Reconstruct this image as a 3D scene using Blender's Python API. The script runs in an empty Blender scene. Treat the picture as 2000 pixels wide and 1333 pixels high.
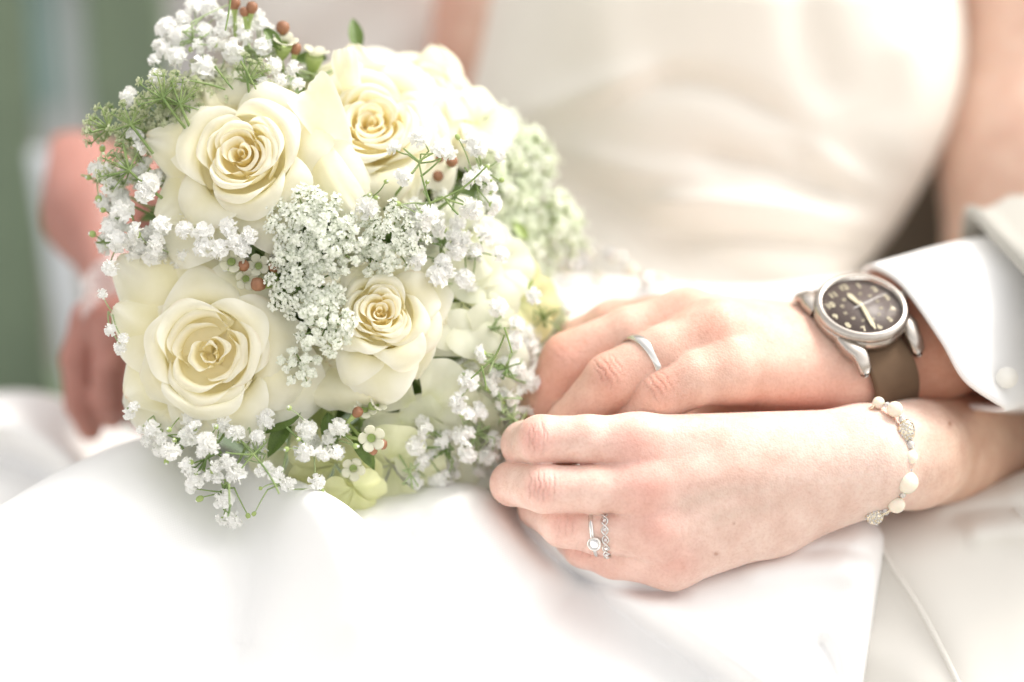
import bpy, bmesh, math, random
import numpy as np
from mathutils import Vector, Matrix

random.seed(7)
rng = np.random.default_rng(7)
sc = bpy.context.scene
COL = sc.collection

# ------------------------------------------------------------------ camera
TILT = math.radians(20)
D = 0.85                       # camera to the plane of focus
O = np.array([0.0, 0.0, 0.70])  # centre of the plane of focus
RX = np.array([1.0, 0.0, 0.0])
RY = np.array([0.0, math.sin(TILT), math.cos(TILT)])
RZ = np.array([0.0, -math.cos(TILT), math.sin(TILT)])
R3 = np.stack([RX, RY, RZ], axis=1)          # local frame -> world
cam_d = bpy.data.cameras.new('camera')
cam = bpy.data.objects.new('camera', cam_d)
COL.objects.link(cam)
cam.matrix_world = Matrix.Translation(Vector(O + RZ * D)) @ Matrix(R3.tolist()).to_4x4()
cam_d.lens = 85
cam_d.sensor_width = 36
cam_d.clip_start = 0.05
cam_d.clip_end = 500
cam_d.dof.use_dof = True
cam_d.dof.focus_distance = D - 0.004
cam_d.dof.aperture_fstop = 2.2
cam_d.dof.aperture_blades = 0
sc.camera = cam
K = 36.0 / 85.0

# ------------------------------------------------------------------ light
SUN_LOC = np.array([0.48, 0.84, 0.02])       # towards the sun, in the frame of the camera
sd = R3 @ (SUN_LOC / np.linalg.norm(SUN_LOC))
elev = math.asin(sd[2])
world = bpy.data.worlds.new('World')
sc.world = world
world.use_nodes = True
wn = world.node_tree.nodes
wl = world.node_tree.links
bg = wn['Background']
sky = wn.new('ShaderNodeTexSky')
sky.sky_type = 'NISHITA'
sky.sun_disc = False
sky.sun_elevation = elev
sky.sun_rotation = math.atan2(sd[0], sd[1])
sky.dust_density = 3.0
sky.air_density = 1.0
sky.ozone_density = 1.0
hs = wn.new('ShaderNodeHueSaturation')
hs.inputs['Saturation'].default_value = 0.05
wl.new(sky.outputs['Color'], hs.inputs['Color'])
wm = wn.new('ShaderNodeMix'); wm.data_type = 'RGBA'; wm.blend_type = 'MULTIPLY'
wm.inputs['Factor'].default_value = 1.0
wm.inputs[7].default_value = (1.0, 0.975, 0.935, 1)
wl.new(hs.outputs['Color'], wm.inputs[6])
wl.new(wm.outputs[2], bg.inputs['Color'])
bg.inputs['Strength'].default_value = 0.15
sun_d = bpy.data.lights.new('sun', 'SUN')
sun_d.energy = 0.95
sun_d.angle = math.radians(14)
sun_d.color = (1.0, 0.93, 0.83)
sun = bpy.data.objects.new('sun', sun_d)
COL.objects.link(sun)
sun.location = (1, 1, 3)
sun.rotation_euler = Vector((-sd[0], -sd[1], -sd[2])).to_track_quat('-Z', 'Y').to_euler()
sc.view_settings.view_transform = 'Standard'
sc.view_settings.look = 'None'
sc.view_settings.gamma = 1
sc.view_settings.exposure = 1.30
sc.cycles.use_denoising = True
sc.cycles.max_bounces = 16
sc.cycles.diffuse_bounces = 14
sc.cycles.transmission_bounces = 14
sc.cycles.transparent_max_bounces = 8

# ------------------------------------------------------------------ helpers
def F(px, py, z=0.0):
    """photo position (2000 x 1333) and z in mm towards the viewer -> metres in the local frame"""
    px = np.asarray(px, float); py = np.asarray(py, float); z = np.asarray(z, float) * 0.001
    s = K * (D - z) / 2000.0
    return np.stack(np.broadcast_arrays((px - 1000.0) * s, (666.5 - py) * s, z), axis=-1)

def W(v):
    """local frame -> world"""
    return np.asarray(v, float) @ R3.T + O

def P(px, py, z=0.0):
    return W(F(px, py, z))

def nrm(v):
    v = np.asarray(v, float)
    return v / (np.linalg.norm(v, axis=-1, keepdims=True) + 1e-12)

def smooth_curve(pts, n):
    pts = np.asarray(pts, float)
    p = np.vstack([2 * pts[0] - pts[1], pts, 2 * pts[-1] - pts[-2]])
    m = len(pts) - 1
    t = np.linspace(0, m, n)
    i = np.minimum(t.astype(int), m - 1)
    f = (t - i)[:, None]
    p0, p1, p2, p3 = p[i], p[i + 1], p[i + 2], p[i + 3]
    return 0.5 * (2 * p1 + (p2 - p0) * f + (2 * p0 - 5 * p1 + 4 * p2 - p3) * f ** 2 + (3 * p1 - p0 - 3 * p2 + p3) * f ** 3)

def closed_curve(pts, n):
    pts = np.asarray(pts, float)
    m = len(pts)
    t = np.linspace(0, m, n, endpoint=False)
    i = t.astype(int)
    f = (t - i)[:, None]
    p0, p1, p2, p3 = pts[(i - 1) % m], pts[i % m], pts[(i + 1) % m], pts[(i + 2) % m]
    return 0.5 * (2 * p1 + (p2 - p0) * f + (2 * p0 - 5 * p1 + 4 * p2 - p3) * f ** 2 + (3 * p1 - p0 - 3 * p2 + p3) * f ** 3)

class MB:
    """collects vertices and faces for ONE mesh"""
    def __init__(self):
        self.v = []; self.f = []; self.m = []; self.n = 0; self.c = []
    def add(self, v, f, mat=0, col=None):
        v = np.asarray(v, float)
        self.v.append(v)
        for q in f:
            self.f.append(tuple(int(a) + self.n for a in q))
            self.m.append(mat)
        if col is None:
            col = np.zeros((len(v), 3))
        self.c.append(np.broadcast_to(np.asarray(col, float), (len(v), 3)))
        self.n += len(v)
    def grid(self, V, mat=0, col=None, cu=False, cv=False):
        a, b = V.shape[:2]
        idx = np.arange(a * b).reshape(a, b)
        f = []
        for i in range(a if cu else a - 1):
            for j in range(b if cv else b - 1):
                f.append((idx[i, j], idx[(i + 1) % a, j], idx[(i + 1) % a, (j + 1) % b], idx[i, (j + 1) % b]))
        self.add(V.reshape(-1, 3), f, mat, None if col is None else np.asarray(col).reshape(-1, 3))
    def tube(self, pts, r, seg=6, mat=0, col=None, caps=True):
        pts = np.asarray(pts, float)
        r = np.broadcast_to(np.asarray(r, float), (len(pts),))
        t = nrm(np.gradient(pts, axis=0))
        ref = np.array([0.31, 0.22, 0.92])
        a = nrm(np.cross(t, ref)); b = np.cross(t, a)
        ang = np.linspace(0, 2 * math.pi, seg, endpoint=False)
        V = pts[:, None] + r[:, None, None] * (np.cos(ang)[None, :, None] * a[:, None] + np.sin(ang)[None, :, None] * b[:, None])
        n0 = self.n
        self.grid(V, mat, None if col is None else np.broadcast_to(col, V.shape), cv=True)
        if caps:
            k = len(pts) - 1
            self.f.append(tuple(n0 + j for j in range(seg))); self.m.append(mat)
            self.f.append(tuple(n0 + k * seg + seg - 1 - j for j in range(seg))); self.m.append(mat)
    def ball(self, c, r, seg=10, rings=7, mat=0, col=None, axes=None):
        th = np.linspace(0, math.pi, rings)
        ph = np.linspace(0, 2 * math.pi, seg, endpoint=False)
        V = np.stack([np.sin(th)[:, None] * np.cos(ph), np.sin(th)[:, None] * np.sin(ph), np.cos(th)[:, None] + 0 * ph], -1)
        V = V * np.asarray(r)
        if axes is not None:
            V = V @ np.asarray(axes)
        self.grid(V + np.asarray(c), mat, None if col is None else np.broadcast_to(col, V.shape), cv=True)
    def mesh(self, name, mats, smooth=True, to_world=True, origin=None, attr='tint'):
        v = np.vstack(self.v)
        if to_world:
            v = W(v)
        if origin is not None:
            v = v - origin
        me = bpy.data.meshes.new(name)
        me.from_pydata(v.tolist(), [], self.f)
        for m in mats:
            me.materials.append(m)
        me.polygons.foreach_set('material_index', self.m)
        me.polygons.foreach_set('use_smooth', [smooth] * len(self.f))
        c = np.vstack(self.c)
        if np.any(c):
            a = me.color_attributes.new(attr, 'FLOAT_COLOR', 'POINT')
            a.data.foreach_set('color', np.hstack([c, np.ones((len(c), 1))]).astype(np.float32).ravel())
        me.update()
        return me

def root(name, loc, label, cat, group=None, kind=None):
    o = bpy.data.objects.new(name, None)
    o.empty_display_size = 0.02
    COL.objects.link(o)
    o.location = loc
    o['label'] = label; o['category'] = cat
    if group: o['group'] = group
    if kind: o['kind'] = kind
    o['_w'] = [float(a) for a in loc]
    return o

def wloc(o):
    return np.array(o['_w']) if o is not None else np.zeros(3)

def part_root(name, loc, parent):
    o = bpy.data.objects.new(name, None)
    o.empty_display_size = 0.01
    COL.objects.link(o)
    o.parent = parent
    o.location = np.asarray(loc) - wloc(parent)
    o['_w'] = [float(a) for a in loc]
    return o

def put(name, mb, mats, parent=None, smooth=True, solid=None, loc=None, attr='tint'):
    """link a collected mesh as one object; its vertices are in the local frame"""
    if not isinstance(mats, (list, tuple)): mats = [mats]
    org = wloc(parent) if loc is None else np.asarray(loc)
    me = mb.mesh(name, mats, smooth, True, org, attr)
    o = bpy.data.objects.new(name, me)
    COL.objects.link(o)
    if parent is not None:
        o.parent = parent
        o.location = org - wloc(parent)
    else:
        o.location = org
    if solid:
        md = o.modifiers.new('thickness', 'SOLIDIFY')
        md.thickness = solid; md.offset = 0
    return o

# ------------------------------------------------------------------ materials
def new_mat(name):
    m = bpy.data.materials.new(name)
    m.use_nodes = True
    nt = m.node_tree
    return m, nt, nt.nodes['Principled BSDF'], nt.nodes['Material Output']

def noise(nt, scale, detail=4, rough=0.55, vec='Object'):
    tc = nt.nodes.new('ShaderNodeTexCoord')
    n = nt.nodes.new('ShaderNodeTexNoise')
    n.inputs['Scale'].default_value = scale
    n.inputs['Detail'].default_value = detail
    n.inputs['Roughness'].default_value = rough
    nt.links.new(tc.outputs[vec], n.inputs['Vector'])
    return n

def ramp(nt, fac, stops):
    r = nt.nodes.new('ShaderNodeValToRGB')
    e = r.color_ramp.elements
    while len(e) < len(stops): e.new(0.5)
    for i, (p, c) in enumerate(stops):
        e[i].position = p; e[i].color = (*c, 1)
    nt.links.new(fac, r.inputs['Fac'])
    return r

def bump(nt, h, strength, dist, normal=None):
    b = nt.nodes.new('ShaderNodeBump')
    b.inputs['Strength'].default_value = strength
    b.inputs['Distance'].default_value = dist
    nt.links.new(h, b.inputs['Height'])
    if normal is not None: nt.links.new(normal, b.inputs['Normal'])
    return b

def simple_mat(name, col, rough=0.6, var=0.12, scale=60, metal=0.0, bmp=None, sss=0, sheen=0, spec=0.5):
    m, nt, p, out = new_mat(name)
    n = noise(nt, scale)
    c = np.array(col)
    r = ramp(nt, n.outputs['Fac'], [(0.3, tuple(c * (1 - var))), (0.7, tuple(np.minimum(c * (1 + var), 1)))])
    nt.links.new(r.outputs['Color'], p.inputs['Base Color'])
    p.inputs['Roughness'].default_value = rough
    p.inputs['Metallic'].default_value = metal
    p.inputs['Specular IOR Level'].default_value = spec
    if sheen: p.inputs['Sheen Weight'].default_value = sheen
    if sss:
        p.inputs['Subsurface Weight'].default_value = sss
        p.inputs['Subsurface Scale'].default_value = 0.002
    if bmp:
        n2 = noise(nt, bmp[0], 3)
        b = bump(nt, n2.outputs['Fac'], bmp[1], bmp[2])
        nt.links.new(b.outputs['Normal'], p.inputs['Normal'])
    return m

def skin_mat(name, rough=0.48):
    m, nt, p, out = new_mat(name)
    a = nt.nodes.new('ShaderNodeAttribute'); a.attribute_name = 'tint'
    n1 = noise(nt, 90, 5, 0.6)
    r1 = ramp(nt, n1.outputs['Fac'], [(0.32, (0.86, 0.77, 0.745)), (0.66, (1.0, 1.0, 1.0))])
    mx = nt.nodes.new('ShaderNodeMix'); mx.data_type = 'RGBA'; mx.blend_type = 'MULTIPLY'
    mx.inputs['Factor'].default_value = 1
    nt.links.new(a.outputs['Color'], mx.inputs[6]); nt.links.new(r1.outputs['Color'], mx.inputs[7])
    n3 = noise(nt, 900, 2, 0.5)
    r3 = ramp(nt, n3.outputs['Fac'], [(0.25, (0.93, 0.88, 0.86)), (0.55, (1.0, 1.0, 1.0))])
    mx2 = nt.nodes.new('ShaderNodeMix'); mx2.data_type = 'RGBA'; mx2.blend_type = 'MULTIPLY'
    mx2.inputs['Factor'].default_value = 1
    nt.links.new(mx.outputs[2], mx2.inputs[6]); nt.links.new(r3.outputs['Color'], mx2.inputs[7])
    nt.links.new(mx2.outputs[2], p.inputs['Base Color'])
    p.inputs['Roughness'].default_value = rough
    p.inputs['Specular IOR Level'].default_value = 0.35
    p.inputs['Subsurface Weight'].default_value = 0.35
    p.inputs['Subsurface Radius'].default_value = (1.0, 0.42, 0.28)
    p.inputs['Subsurface Scale'].default_value = 0.0035
    cr = nt.nodes.new('ShaderNodeAttribute'); cr.attribute_name = 'crease'
    b1 = bump(nt, cr.outputs['Fac'], 1.0, -0.0004)
    v = nt.nodes.new('ShaderNodeTexVoronoi'); v.inputs['Scale'].default_value = 1400
    tc = nt.nodes.new('ShaderNodeTexCoord'); nt.links.new(tc.outputs['Object'], v.inputs['Vector'])
    b2 = bump(nt, v.outputs['Distance'], 0.6, 0.00016, b1.outputs['Normal'])
    b3 = bump(nt, noise(nt, 260, 4).outputs['Fac'], 0.35, 0.0006, b2.outputs['Normal'])
    nt.links.new(b3.outputs['Normal'], p.inputs['Normal'])
    return m

def petal_mat(name, transl=0.35, attr='tint', veins=True):
    m, nt, p, out = new_mat(name)
    a = nt.nodes.new('ShaderNodeAttribute'); a.attribute_name = attr
    n1 = noise(nt, 120, 4, 0.6)
    r1 = ramp(nt, n1.outputs['Fac'], [(0.3, (0.95, 0.945, 0.90)), (0.65, (1.0, 1.0, 1.0))])
    mx = nt.nodes.new('ShaderNodeMix'); mx.data_type = 'RGBA'; mx.blend_type = 'MULTIPLY'
    mx.inputs['Factor'].default_value = 1
    nt.links.new(a.outputs['Color'], mx.inputs[6]); nt.links.new(r1.outputs['Color'], mx.inputs[7])
    nt.links.new(mx.outputs[2], p.inputs['Base Color'])
    p.inputs['Roughness'].default_value = 0.55
    p.inputs['Specular IOR Level'].default_value = 0.25
    b = bump(nt, noise(nt, 420, 3).outputs['Fac'], 0.25, 0.0005)
    nt.links.new(b.outputs['Normal'], p.inputs['Normal'])
    t = nt.nodes.new('ShaderNodeBsdfTranslucent')
    nt.links.new(mx.outputs[2], t.inputs['Color'])
    s = nt.nodes.new('ShaderNodeMixShader')
    s.inputs[0].default_value = transl
    nt.links.new(p.outputs[0], s.inputs[1]); nt.links.new(t.outputs[0], s.inputs[2])
    nt.links.new(s.outputs[0], out.inputs['Surface'])
    return m

def leafy_mat(name, c0, c1, transl=0.25, scale=90, rough=0.5):
    m, nt, p, out = new_mat(name)
    n1 = noise(nt, scale, 3)
    r = ramp(nt, n1.outputs['Fac'], [(0.3, c0), (0.7, c1)])
    nt.links.new(r.outputs['Color'], p.inputs['Base Color'])
    p.inputs['Roughness'].default_value = rough
    t = nt.nodes.new('ShaderNodeBsdfTranslucent')
    nt.links.new(r.outputs['Color'], t.inputs['Color'])
    s = nt.nodes.new('ShaderNodeMixShader')
    s.inputs[0].default_value = transl
    nt.links.new(p.outputs[0], s.inputs[1]); nt.links.new(t.outputs[0], s.inputs[2])
    nt.links.new(s.outputs[0], out.inputs['Surface'])
    return m

def weave_mat(name, col, rough=0.75, scale=2600, depth=0.00012, sheen=0.3, var=0.04, big=9, spec=0.3):
    m, nt, p, out = new_mat(name)
    tc = nt.nodes.new('ShaderNodeTexCoord')
    hs_ = []
    for ax in ('X', 'Z'):
        w = nt.nodes.new('ShaderNodeTexWave'); w.wave_type = 'BANDS'; w.bands_direction = ax
        w.inputs['Scale'].default_value = scale / 6.28
        w.inputs['Distortion'].default_value = 0.4
        nt.links.new(tc.outputs['Object'], w.inputs['Vector'])
        hs_.append(w)
    ad = nt.nodes.new('ShaderNodeMath'); ad.operation = 'ADD'
    nt.links.new(hs_[0].outputs['Fac'], ad.inputs[0]); nt.links.new(hs_[1].outputs['Fac'], ad.inputs[1])
    n = noise(nt, big, 4)
    c = np.array(col)
    r = ramp(nt, n.outputs['Fac'], [(0.3, tuple(c * (1 - var))), (0.7, tuple(np.minimum(1, c * (1 + var))))])
    nt.links.new(r.outputs['Color'], p.inputs['Base Color'])
    p.inputs['Roughness'].default_value = rough
    p.inputs['Specular IOR Level'].default_value = spec
    p.inputs['Sheen Weight'].default_value = sheen
    b = bump(nt, ad.outputs[0], 0.3, depth)
    b2 = bump(nt, noise(nt, 35, 3).outputs['Fac'], 0.15, 0.002, b.outputs['Normal'])
    nt.links.new(b2.outputs['Normal'], p.inputs['Normal'])
    return m

M = {}
M['bride_skin'] = skin_mat('fair_skin')
M['groom_skin'] = skin_mat('warm_skin', 0.5)
M['petal'] = petal_mat('cream_petal', 0.42)
M['pale_petal'] = petal_mat('pale_green_petal', 0.5)
M['gyp'] = leafy_mat('white_floret', (0.92, 0.92, 0.90), (0.97, 0.97, 0.96), 0.28, 300, 0.8)
M['lace_white'] = leafy_mat('lace_floret', (0.86, 0.89, 0.80), (0.95, 0.96, 0.91), 0.3, 200, 0.8)
M['lace_green'] = leafy_mat('green_lace_floret', (0.50, 0.56, 0.34), (0.72, 0.74, 0.56), 0.35, 200)
M['stem'] = leafy_mat('green_stem', (0.16, 0.26, 0.08), (0.34, 0.44, 0.17), 0.15, 160)
M['stem_pale'] = leafy_mat('pale_stem', (0.36, 0.47, 0.22), (0.50, 0.60, 0.34), 0.2, 160)
M['leaf'] = leafy_mat('leaf_green', (0.07, 0.12, 0.03), (0.19, 0.29, 0.07), 0.25, 70)
M['lace_pale'] = leafy_mat('pale_lace_floret', (0.78, 0.85, 0.64), (0.94, 0.95, 0.90), 0.3, 60, 0.8)
M['calyx'] = leafy_mat('calyx_green', (0.33, 0.45, 0.14), (0.55, 0.66, 0.27), 0.25, 200)
M['bud_brown'] = simple_mat('brown_bud', (0.27, 0.125, 0.065), 0.45, 0.3, 220)
M['satin'] = weave_mat('white_satin', (0.88, 0.88, 0.885), 0.5, 3600, 0.00005, 0.2, 0.012)
M['bodice'] = weave_mat('ivory_satin', (0.81, 0.765, 0.70), 0.38, 3600, 0.00005, 0.2, 0.03, 9, 0.5)
M['trouser'] = weave_mat('cream_wool', (0.72, 0.70, 0.66), 0.85, 4200, 0.00006, 0.25, 0.03)
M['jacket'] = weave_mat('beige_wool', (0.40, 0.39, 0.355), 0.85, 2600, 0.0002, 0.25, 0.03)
M['jacket_sunlit'] = weave_mat('sunlit_wool', (0.74, 0.71, 0.68), 0.85, 2600, 0.0002, 0.25, 0.05)  # lit copy of the jacket cloth, sunlight put into the colour
M['shirt'] = weave_mat('white_cotton', (0.94, 0.94, 0.945), 0.7, 4200, 0.00006, 0.15, 0.01)
M['shaded_trunk'] = weave_mat('gap_shade_cloth', (0.15, 0.115, 0.09), 0.9, 2600, 0.0002, 0.1, 0.1)  # dark colour stands in for shade between bodice and arm
m, nt, p, out = new_mat('sheer_cloth')
p.inputs['Base Color'].default_value = (0.80, 0.77, 0.77, 1); p.inputs['Roughness'].default_value = 0.8
tr = nt.nodes.new('ShaderNodeBsdfTransparent'); mxs = nt.nodes.new('ShaderNodeMixShader')
rr0 = ramp(nt, noise(nt, 500, 3).outputs['Fac'], [(0.35, (0.42, 0.42, 0.42)), (0.65, (0.72, 0.72, 0.72))])
nt.links.new(rr0.outputs['Color'], mxs.inputs[0])
nt.links.new(p.outputs[0], mxs.inputs[1]); nt.links.new(tr.outputs[0], mxs.inputs[2]); nt.links.new(mxs.outputs[0], out.inputs['Surface'])
M['sheer'] = m
M['silver'] = simple_mat('silver', (0.72, 0.70, 0.68), 0.16, 0.04, 300, 1.0)
M['steel'] = simple_mat('brushed_steel', (0.50, 0.46, 0.42), 0.26, 0.06, 400, 1.0, (900, 0.1, 0.0001))
M['dial'] = simple_mat('dial_brown', (0.095, 0.07, 0.062), 0.45, 0.1, 500)
M['lume'] = simple_mat('aged_lume', (0.58, 0.52, 0.36), 0.6, 0.06, 500)
M['strap'] = weave_mat('brown_nylon', (0.13, 0.082, 0.05), 0.9, 3500, 0.00025, 0.0, 0.12, 60)
M['gold'] = simple_mat('pale_gold', (0.82, 0.73, 0.56), 0.22, 0.05, 300, 1.0)
M['pearl'] = simple_mat('pearl', (0.86, 0.80, 0.68), 0.2, 0.06, 200, 0.0, None, 0.3)
m, nt, p, out = new_mat('crystal')
p.inputs['Base Color'].default_value = (0.97, 0.97, 0.99, 1)
p.inputs['Roughness'].default_value = 0.03
p.inputs['Transmission Weight'].default_value = 0.6
p.inputs['IOR'].default_value = 2.2
nt.links.new(ramp(nt, noise(nt, 2500, 1).outputs['Fac'], [(0.4, (0.9, 0.9, 0.95)), (0.6, (1, 1, 1))]).outputs['Color'], p.inputs['Base Color'])
M['crystal'] = m
m, nt, p, out = new_mat('watch_glass')
g = nt.nodes.new('ShaderNodeBsdfGlossy'); g.inputs['Roughness'].default_value = 0.02
tr = nt.nodes.new('ShaderNodeBsdfTransparent')
fr = nt.nodes.new('ShaderNodeFresnel'); fr.inputs['IOR'].default_value = 1.5
mxs = nt.nodes.new('ShaderNodeMixShader')
fr.inputs['IOR'].default_value = 1.09
nt.links.new(fr.outputs[0], mxs.inputs[0]); nt.links.new(tr.outputs[0], mxs.inputs[1]); nt.links.new(g.outputs[0], mxs.inputs[2])
nt.links.new(mxs.outputs[0], out.inputs['Surface'])
M['glass'] = m
M['green_paint'] = simple_mat('green_paint', (0.15, 0.20, 0.13), 0.55, 0.12, 14, 0, (120, 0.3, 0.001))
M['terracotta'] = simple_mat('terracotta', (0.50, 0.225, 0.19), 0.8, 0.15, 20, 0, (60, 0.5, 0.003))
M['white_paint'] = simple_mat('white_paint', (0.70, 0.74, 0.80), 0.6, 0.04, 20)
M['stucco'] = simple_mat('pale_stucco', (0.64, 0.62, 0.63), 0.9, 0.16, 2.2, 0, (40, 0.5, 0.004))
M['tan_paint'] = simple_mat('tan_paint', (0.40, 0.33, 0.20), 0.7, 0.1, 9)
M['teal_paint'] = simple_mat('teal_paint', (0.22, 0.34, 0.32), 0.7, 0.1, 9)
M['paving'] = simple_mat('paving', (0.36, 0.34, 0.31), 0.9, 0.2, 6, 0, (30, 0.5, 0.004))

# ------------------------------------------------------------------ implicit surfaces for bodies
def capsule(a, b, ra, rb):
    a = np.asarray(a); b = np.asarray(b)
    ba = b - a
    L2 = float(ba @ ba) + 1e-12
    def f(p):
        pa = p - a
        t = np.clip(pa @ ba / L2, 0, 1)
        return np.linalg.norm(pa - t[:, None] * ba, axis=1) - (ra + (rb - ra) * t)
    return f

def smin(a, b, k):
    h = np.maximum(k - np.abs(a - b), 0) / k
    return np.minimum(a, b) - h * h * k * 0.25

def chain(pts):
    """pts: (px, py, z mm, radius mm)"""
    out = []
    for p, q in zip(pts[:-1], pts[1:]):
        out.append(capsule(F(*p[:3]), F(*q[:3]), p[3] * 1e-3, q[3] * 1e-3))
    return out

def union(fs, k):
    def f(p):
        d = fs[0](p)
        for g in fs[1:]:
            d = smin(d, g(p), k)
        return d
    return f

def hand_sdf(palm, fingers, kp=0.008, kf=0.0022, kw=0.005):
    fp = union(palm, kp)
    ff = [union(chain(c), kf) for c in fingers]
    def f(p):
        d0 = fp(p)
        d = d0
        for g in ff:
            d = np.minimum(d, smin(d0, g(p), kw))
        return d
    return f

def surface_nets(f, lo, hi, h, B=8):
    lo = np.asarray(lo, float); hi = np.asarray(hi, float)
    nb = np.ceil((hi - lo) / (h * B)).astype(int)
    N = (nb + 1) * B + 2
    I = np.stack(np.meshgrid(*[np.arange(n) for n in nb], indexing='ij'), -1).reshape(-1, 3)
    cen = lo + (I + 0.5) * B * h
    I = I[np.abs(f(cen)) < B * h * 0.9 + 2.5 * h + 0.002]
    l = np.arange(B + 1)
    G = np.stack(np.meshgrid(l, l, l, indexing='ij'), -1)
    vals = np.empty((len(I), B + 1, B + 1, B + 1), np.float32)
    step = 400
    for s in range(0, len(I), step):
        blk = I[s:s + step]
        pts = lo + (blk[:, None, None, None, :] * B + G[None]) * h
        vals[s:s + step] = f(pts.reshape(-1, 3)).reshape(pts.shape[:-1])
    neg = vals < 0
    cnt = np.zeros((len(I), B, B, B), np.int8)
    for dx in (0, 1):
        for dy in (0, 1):
            for dz in (0, 1):
                cnt += neg[:, dx:B + dx, dy:B + dy, dz:B + dz]
    act = np.argwhere((cnt > 0) & (cnt < 8))
    b, c = act[:, 0], act[:, 1:]
    corner = np.array([[x, y, z] for x in (0, 1) for y in (0, 1) for z in (0, 1)])
    cv = np.stack([vals[b, c[:, 0] + o[0], c[:, 1] + o[1], c[:, 2] + o[2]] for o in corner], 1)
    acc = np.zeros((len(b), 3)); num = np.zeros(len(b))
    for i in range(8):
        for j in range(i + 1, 8):
            if np.abs(corner[i] - corner[j]).sum() != 1: continue
            s = (cv[:, i] < 0) != (cv[:, j] < 0)
            t = cv[:, i] / np.where(s, cv[:, i] - cv[:, j], 1)
            pt = corner[i] + t[:, None] * (corner[j] - corner[i])
            acc += pt * s[:, None]; num += s
    gi = I[b] * B + c
    V = lo + (gi + acc / num[:, None]) * h
    key = (gi[:, 0] * N[1] + gi[:, 1]) * N[2] + gi[:, 2]
    order = np.argsort(key)
    key = key[order]; V = V[order]
    quads = []
    for ax in range(3):
        sl = [slice(0, B)] * 3
        sh = list(sl); sh[ax] = slice(1, B + 1)
        e0 = neg[(slice(None), *sl)]; e1 = neg[(slice(None), *sh)]
        E = np.argwhere(e0 != e1)
        g = I[E[:, 0]] * B + E[:, 1:]
        inside = e0[E[:, 0], E[:, 1], E[:, 2], E[:, 3]]
        u, v = (ax + 1) % 3, (ax + 2) % 3
        offs = []
        for du, dv in ((1, 1), (0, 1), (0, 0), (1, 0)):
            q = g.copy(); q[:, u] -= du; q[:, v] -= dv
            k = (q[:, 0] * N[1] + q[:, 1]) * N[2] + q[:, 2]
            idx = np.minimum(np.searchsorted(key, k), len(key) - 1)
            offs.append(np.where(key[idx] == k, idx, -1))
        q = np.stack(offs, 1)
        q = np.where(inside[:, None], q, q[:, ::-1])
        quads.append(q[(q >= 0).all(1)])
    return V, np.vstack(quads)

def fast_mesh(name, V, Q, mat, cols, crease, parent):
    org = wloc(parent)
    me = bpy.data.meshes.new(name)
    me.vertices.add(len(V)); me.vertices.foreach_set('co', (W(V) - org).astype(np.float32).ravel())
    me.loops.add(len(Q) * 4); me.loops.foreach_set('vertex_index', Q.astype(np.int32).ravel())
    me.polygons.add(len(Q)); me.polygons.foreach_set('loop_start', (np.arange(len(Q)) * 4).astype(np.int32))
    me.polygons.foreach_set('loop_total', np.full(len(Q), 4, np.int32))
    me.polygons.foreach_set('use_smooth', np.ones(len(Q), bool))
    me.update(calc_edges=True)
    me.validate()
    a = me.color_attributes.new('tint', 'FLOAT_COLOR', 'POINT')
    a.data.foreach_set('color', np.hstack([cols, np.ones((len(V), 1))]).astype(np.float32).ravel())
    c = me.attributes.new('crease', 'FLOAT', 'POINT')
    c.data.foreach_set('value', crease.astype(np.float32))
    me.materials.append(mat)
    o = bpy.data.objects.new(name, me)
    COL.objects.link(o); o.parent = parent
    md = o.modifiers.new('even', 'SMOOTH'); md.factor = 0.5; md.iterations = 3
    return o

def gauss(V, c, r):
    return np.exp(-((V - F(*c)) ** 2).sum(1) / (2 * (r * 1e-3) ** 2))

def blend(cols, w, c):
    w = np.clip(w, 0, 1)[:, None]
    return cols * (1 - w) + np.asarray(c) * w

def knuckle_crease(V, c, axis, n=4, spread=5.5, half=7.0, depth=1.0, seed=0):
    """a few irregular cross lines over a joint; axis is the direction of the finger"""
    r = np.random.default_rng(seed)
    c = F(*c); a = nrm(axis)
    view = np.array([0, 0, 1.0])
    side = nrm(np.cross(a, view))
    rel = V - c
    s = rel @ a * 1e3; t = rel @ side * 1e3
    front = np.exp(-np.maximum(-(rel @ view * 1e3), 0) ** 2 / 60.0)
    out = np.zeros(len(V))
    for i in range(n):
        s0 = (i - (n - 1) / 2) / max(n - 1, 1) * spread + r.normal() * 0.25
        cur = r.normal() * 0.03
        wob = 0.25 * np.sin(t * 1.3 + r.uniform(0, 6))
        w = 0.22 + 0.1 * r.random()
        out += depth * r.uniform(0.45, 1.0) * np.exp(-((s - s0 - cur * t * t - wob) / w) ** 2 / 2) * np.exp(-(t / (half * r.uniform(0.45, 0.8))) ** 4)
    return np.clip(out * front, 0, 1.3)

# ================================================================== THE SETTING
def box(mb, px0, px1, py0, py1, z0, z1, mat=0, shear=0.0):
    """box whose front face spans the given photo area at depth z1 (mm)"""
    V = []
    for z in (z0, z1):
        for (x, y) in ((px0, py0), (px1, py0), (px1, py1), (px0, py1)):
            f = F(x + shear * (y - py0), y, z1)
            f[2] = z * 1e-3
            V.append(f)
    V = np.array(V)
    mb.add(V, [(0, 3, 2, 1), (4, 5, 6, 7), (0, 1, 5, 4), (1, 2, 6, 5), (2, 3, 7, 6), (3, 0, 4, 7)], mat)

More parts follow.
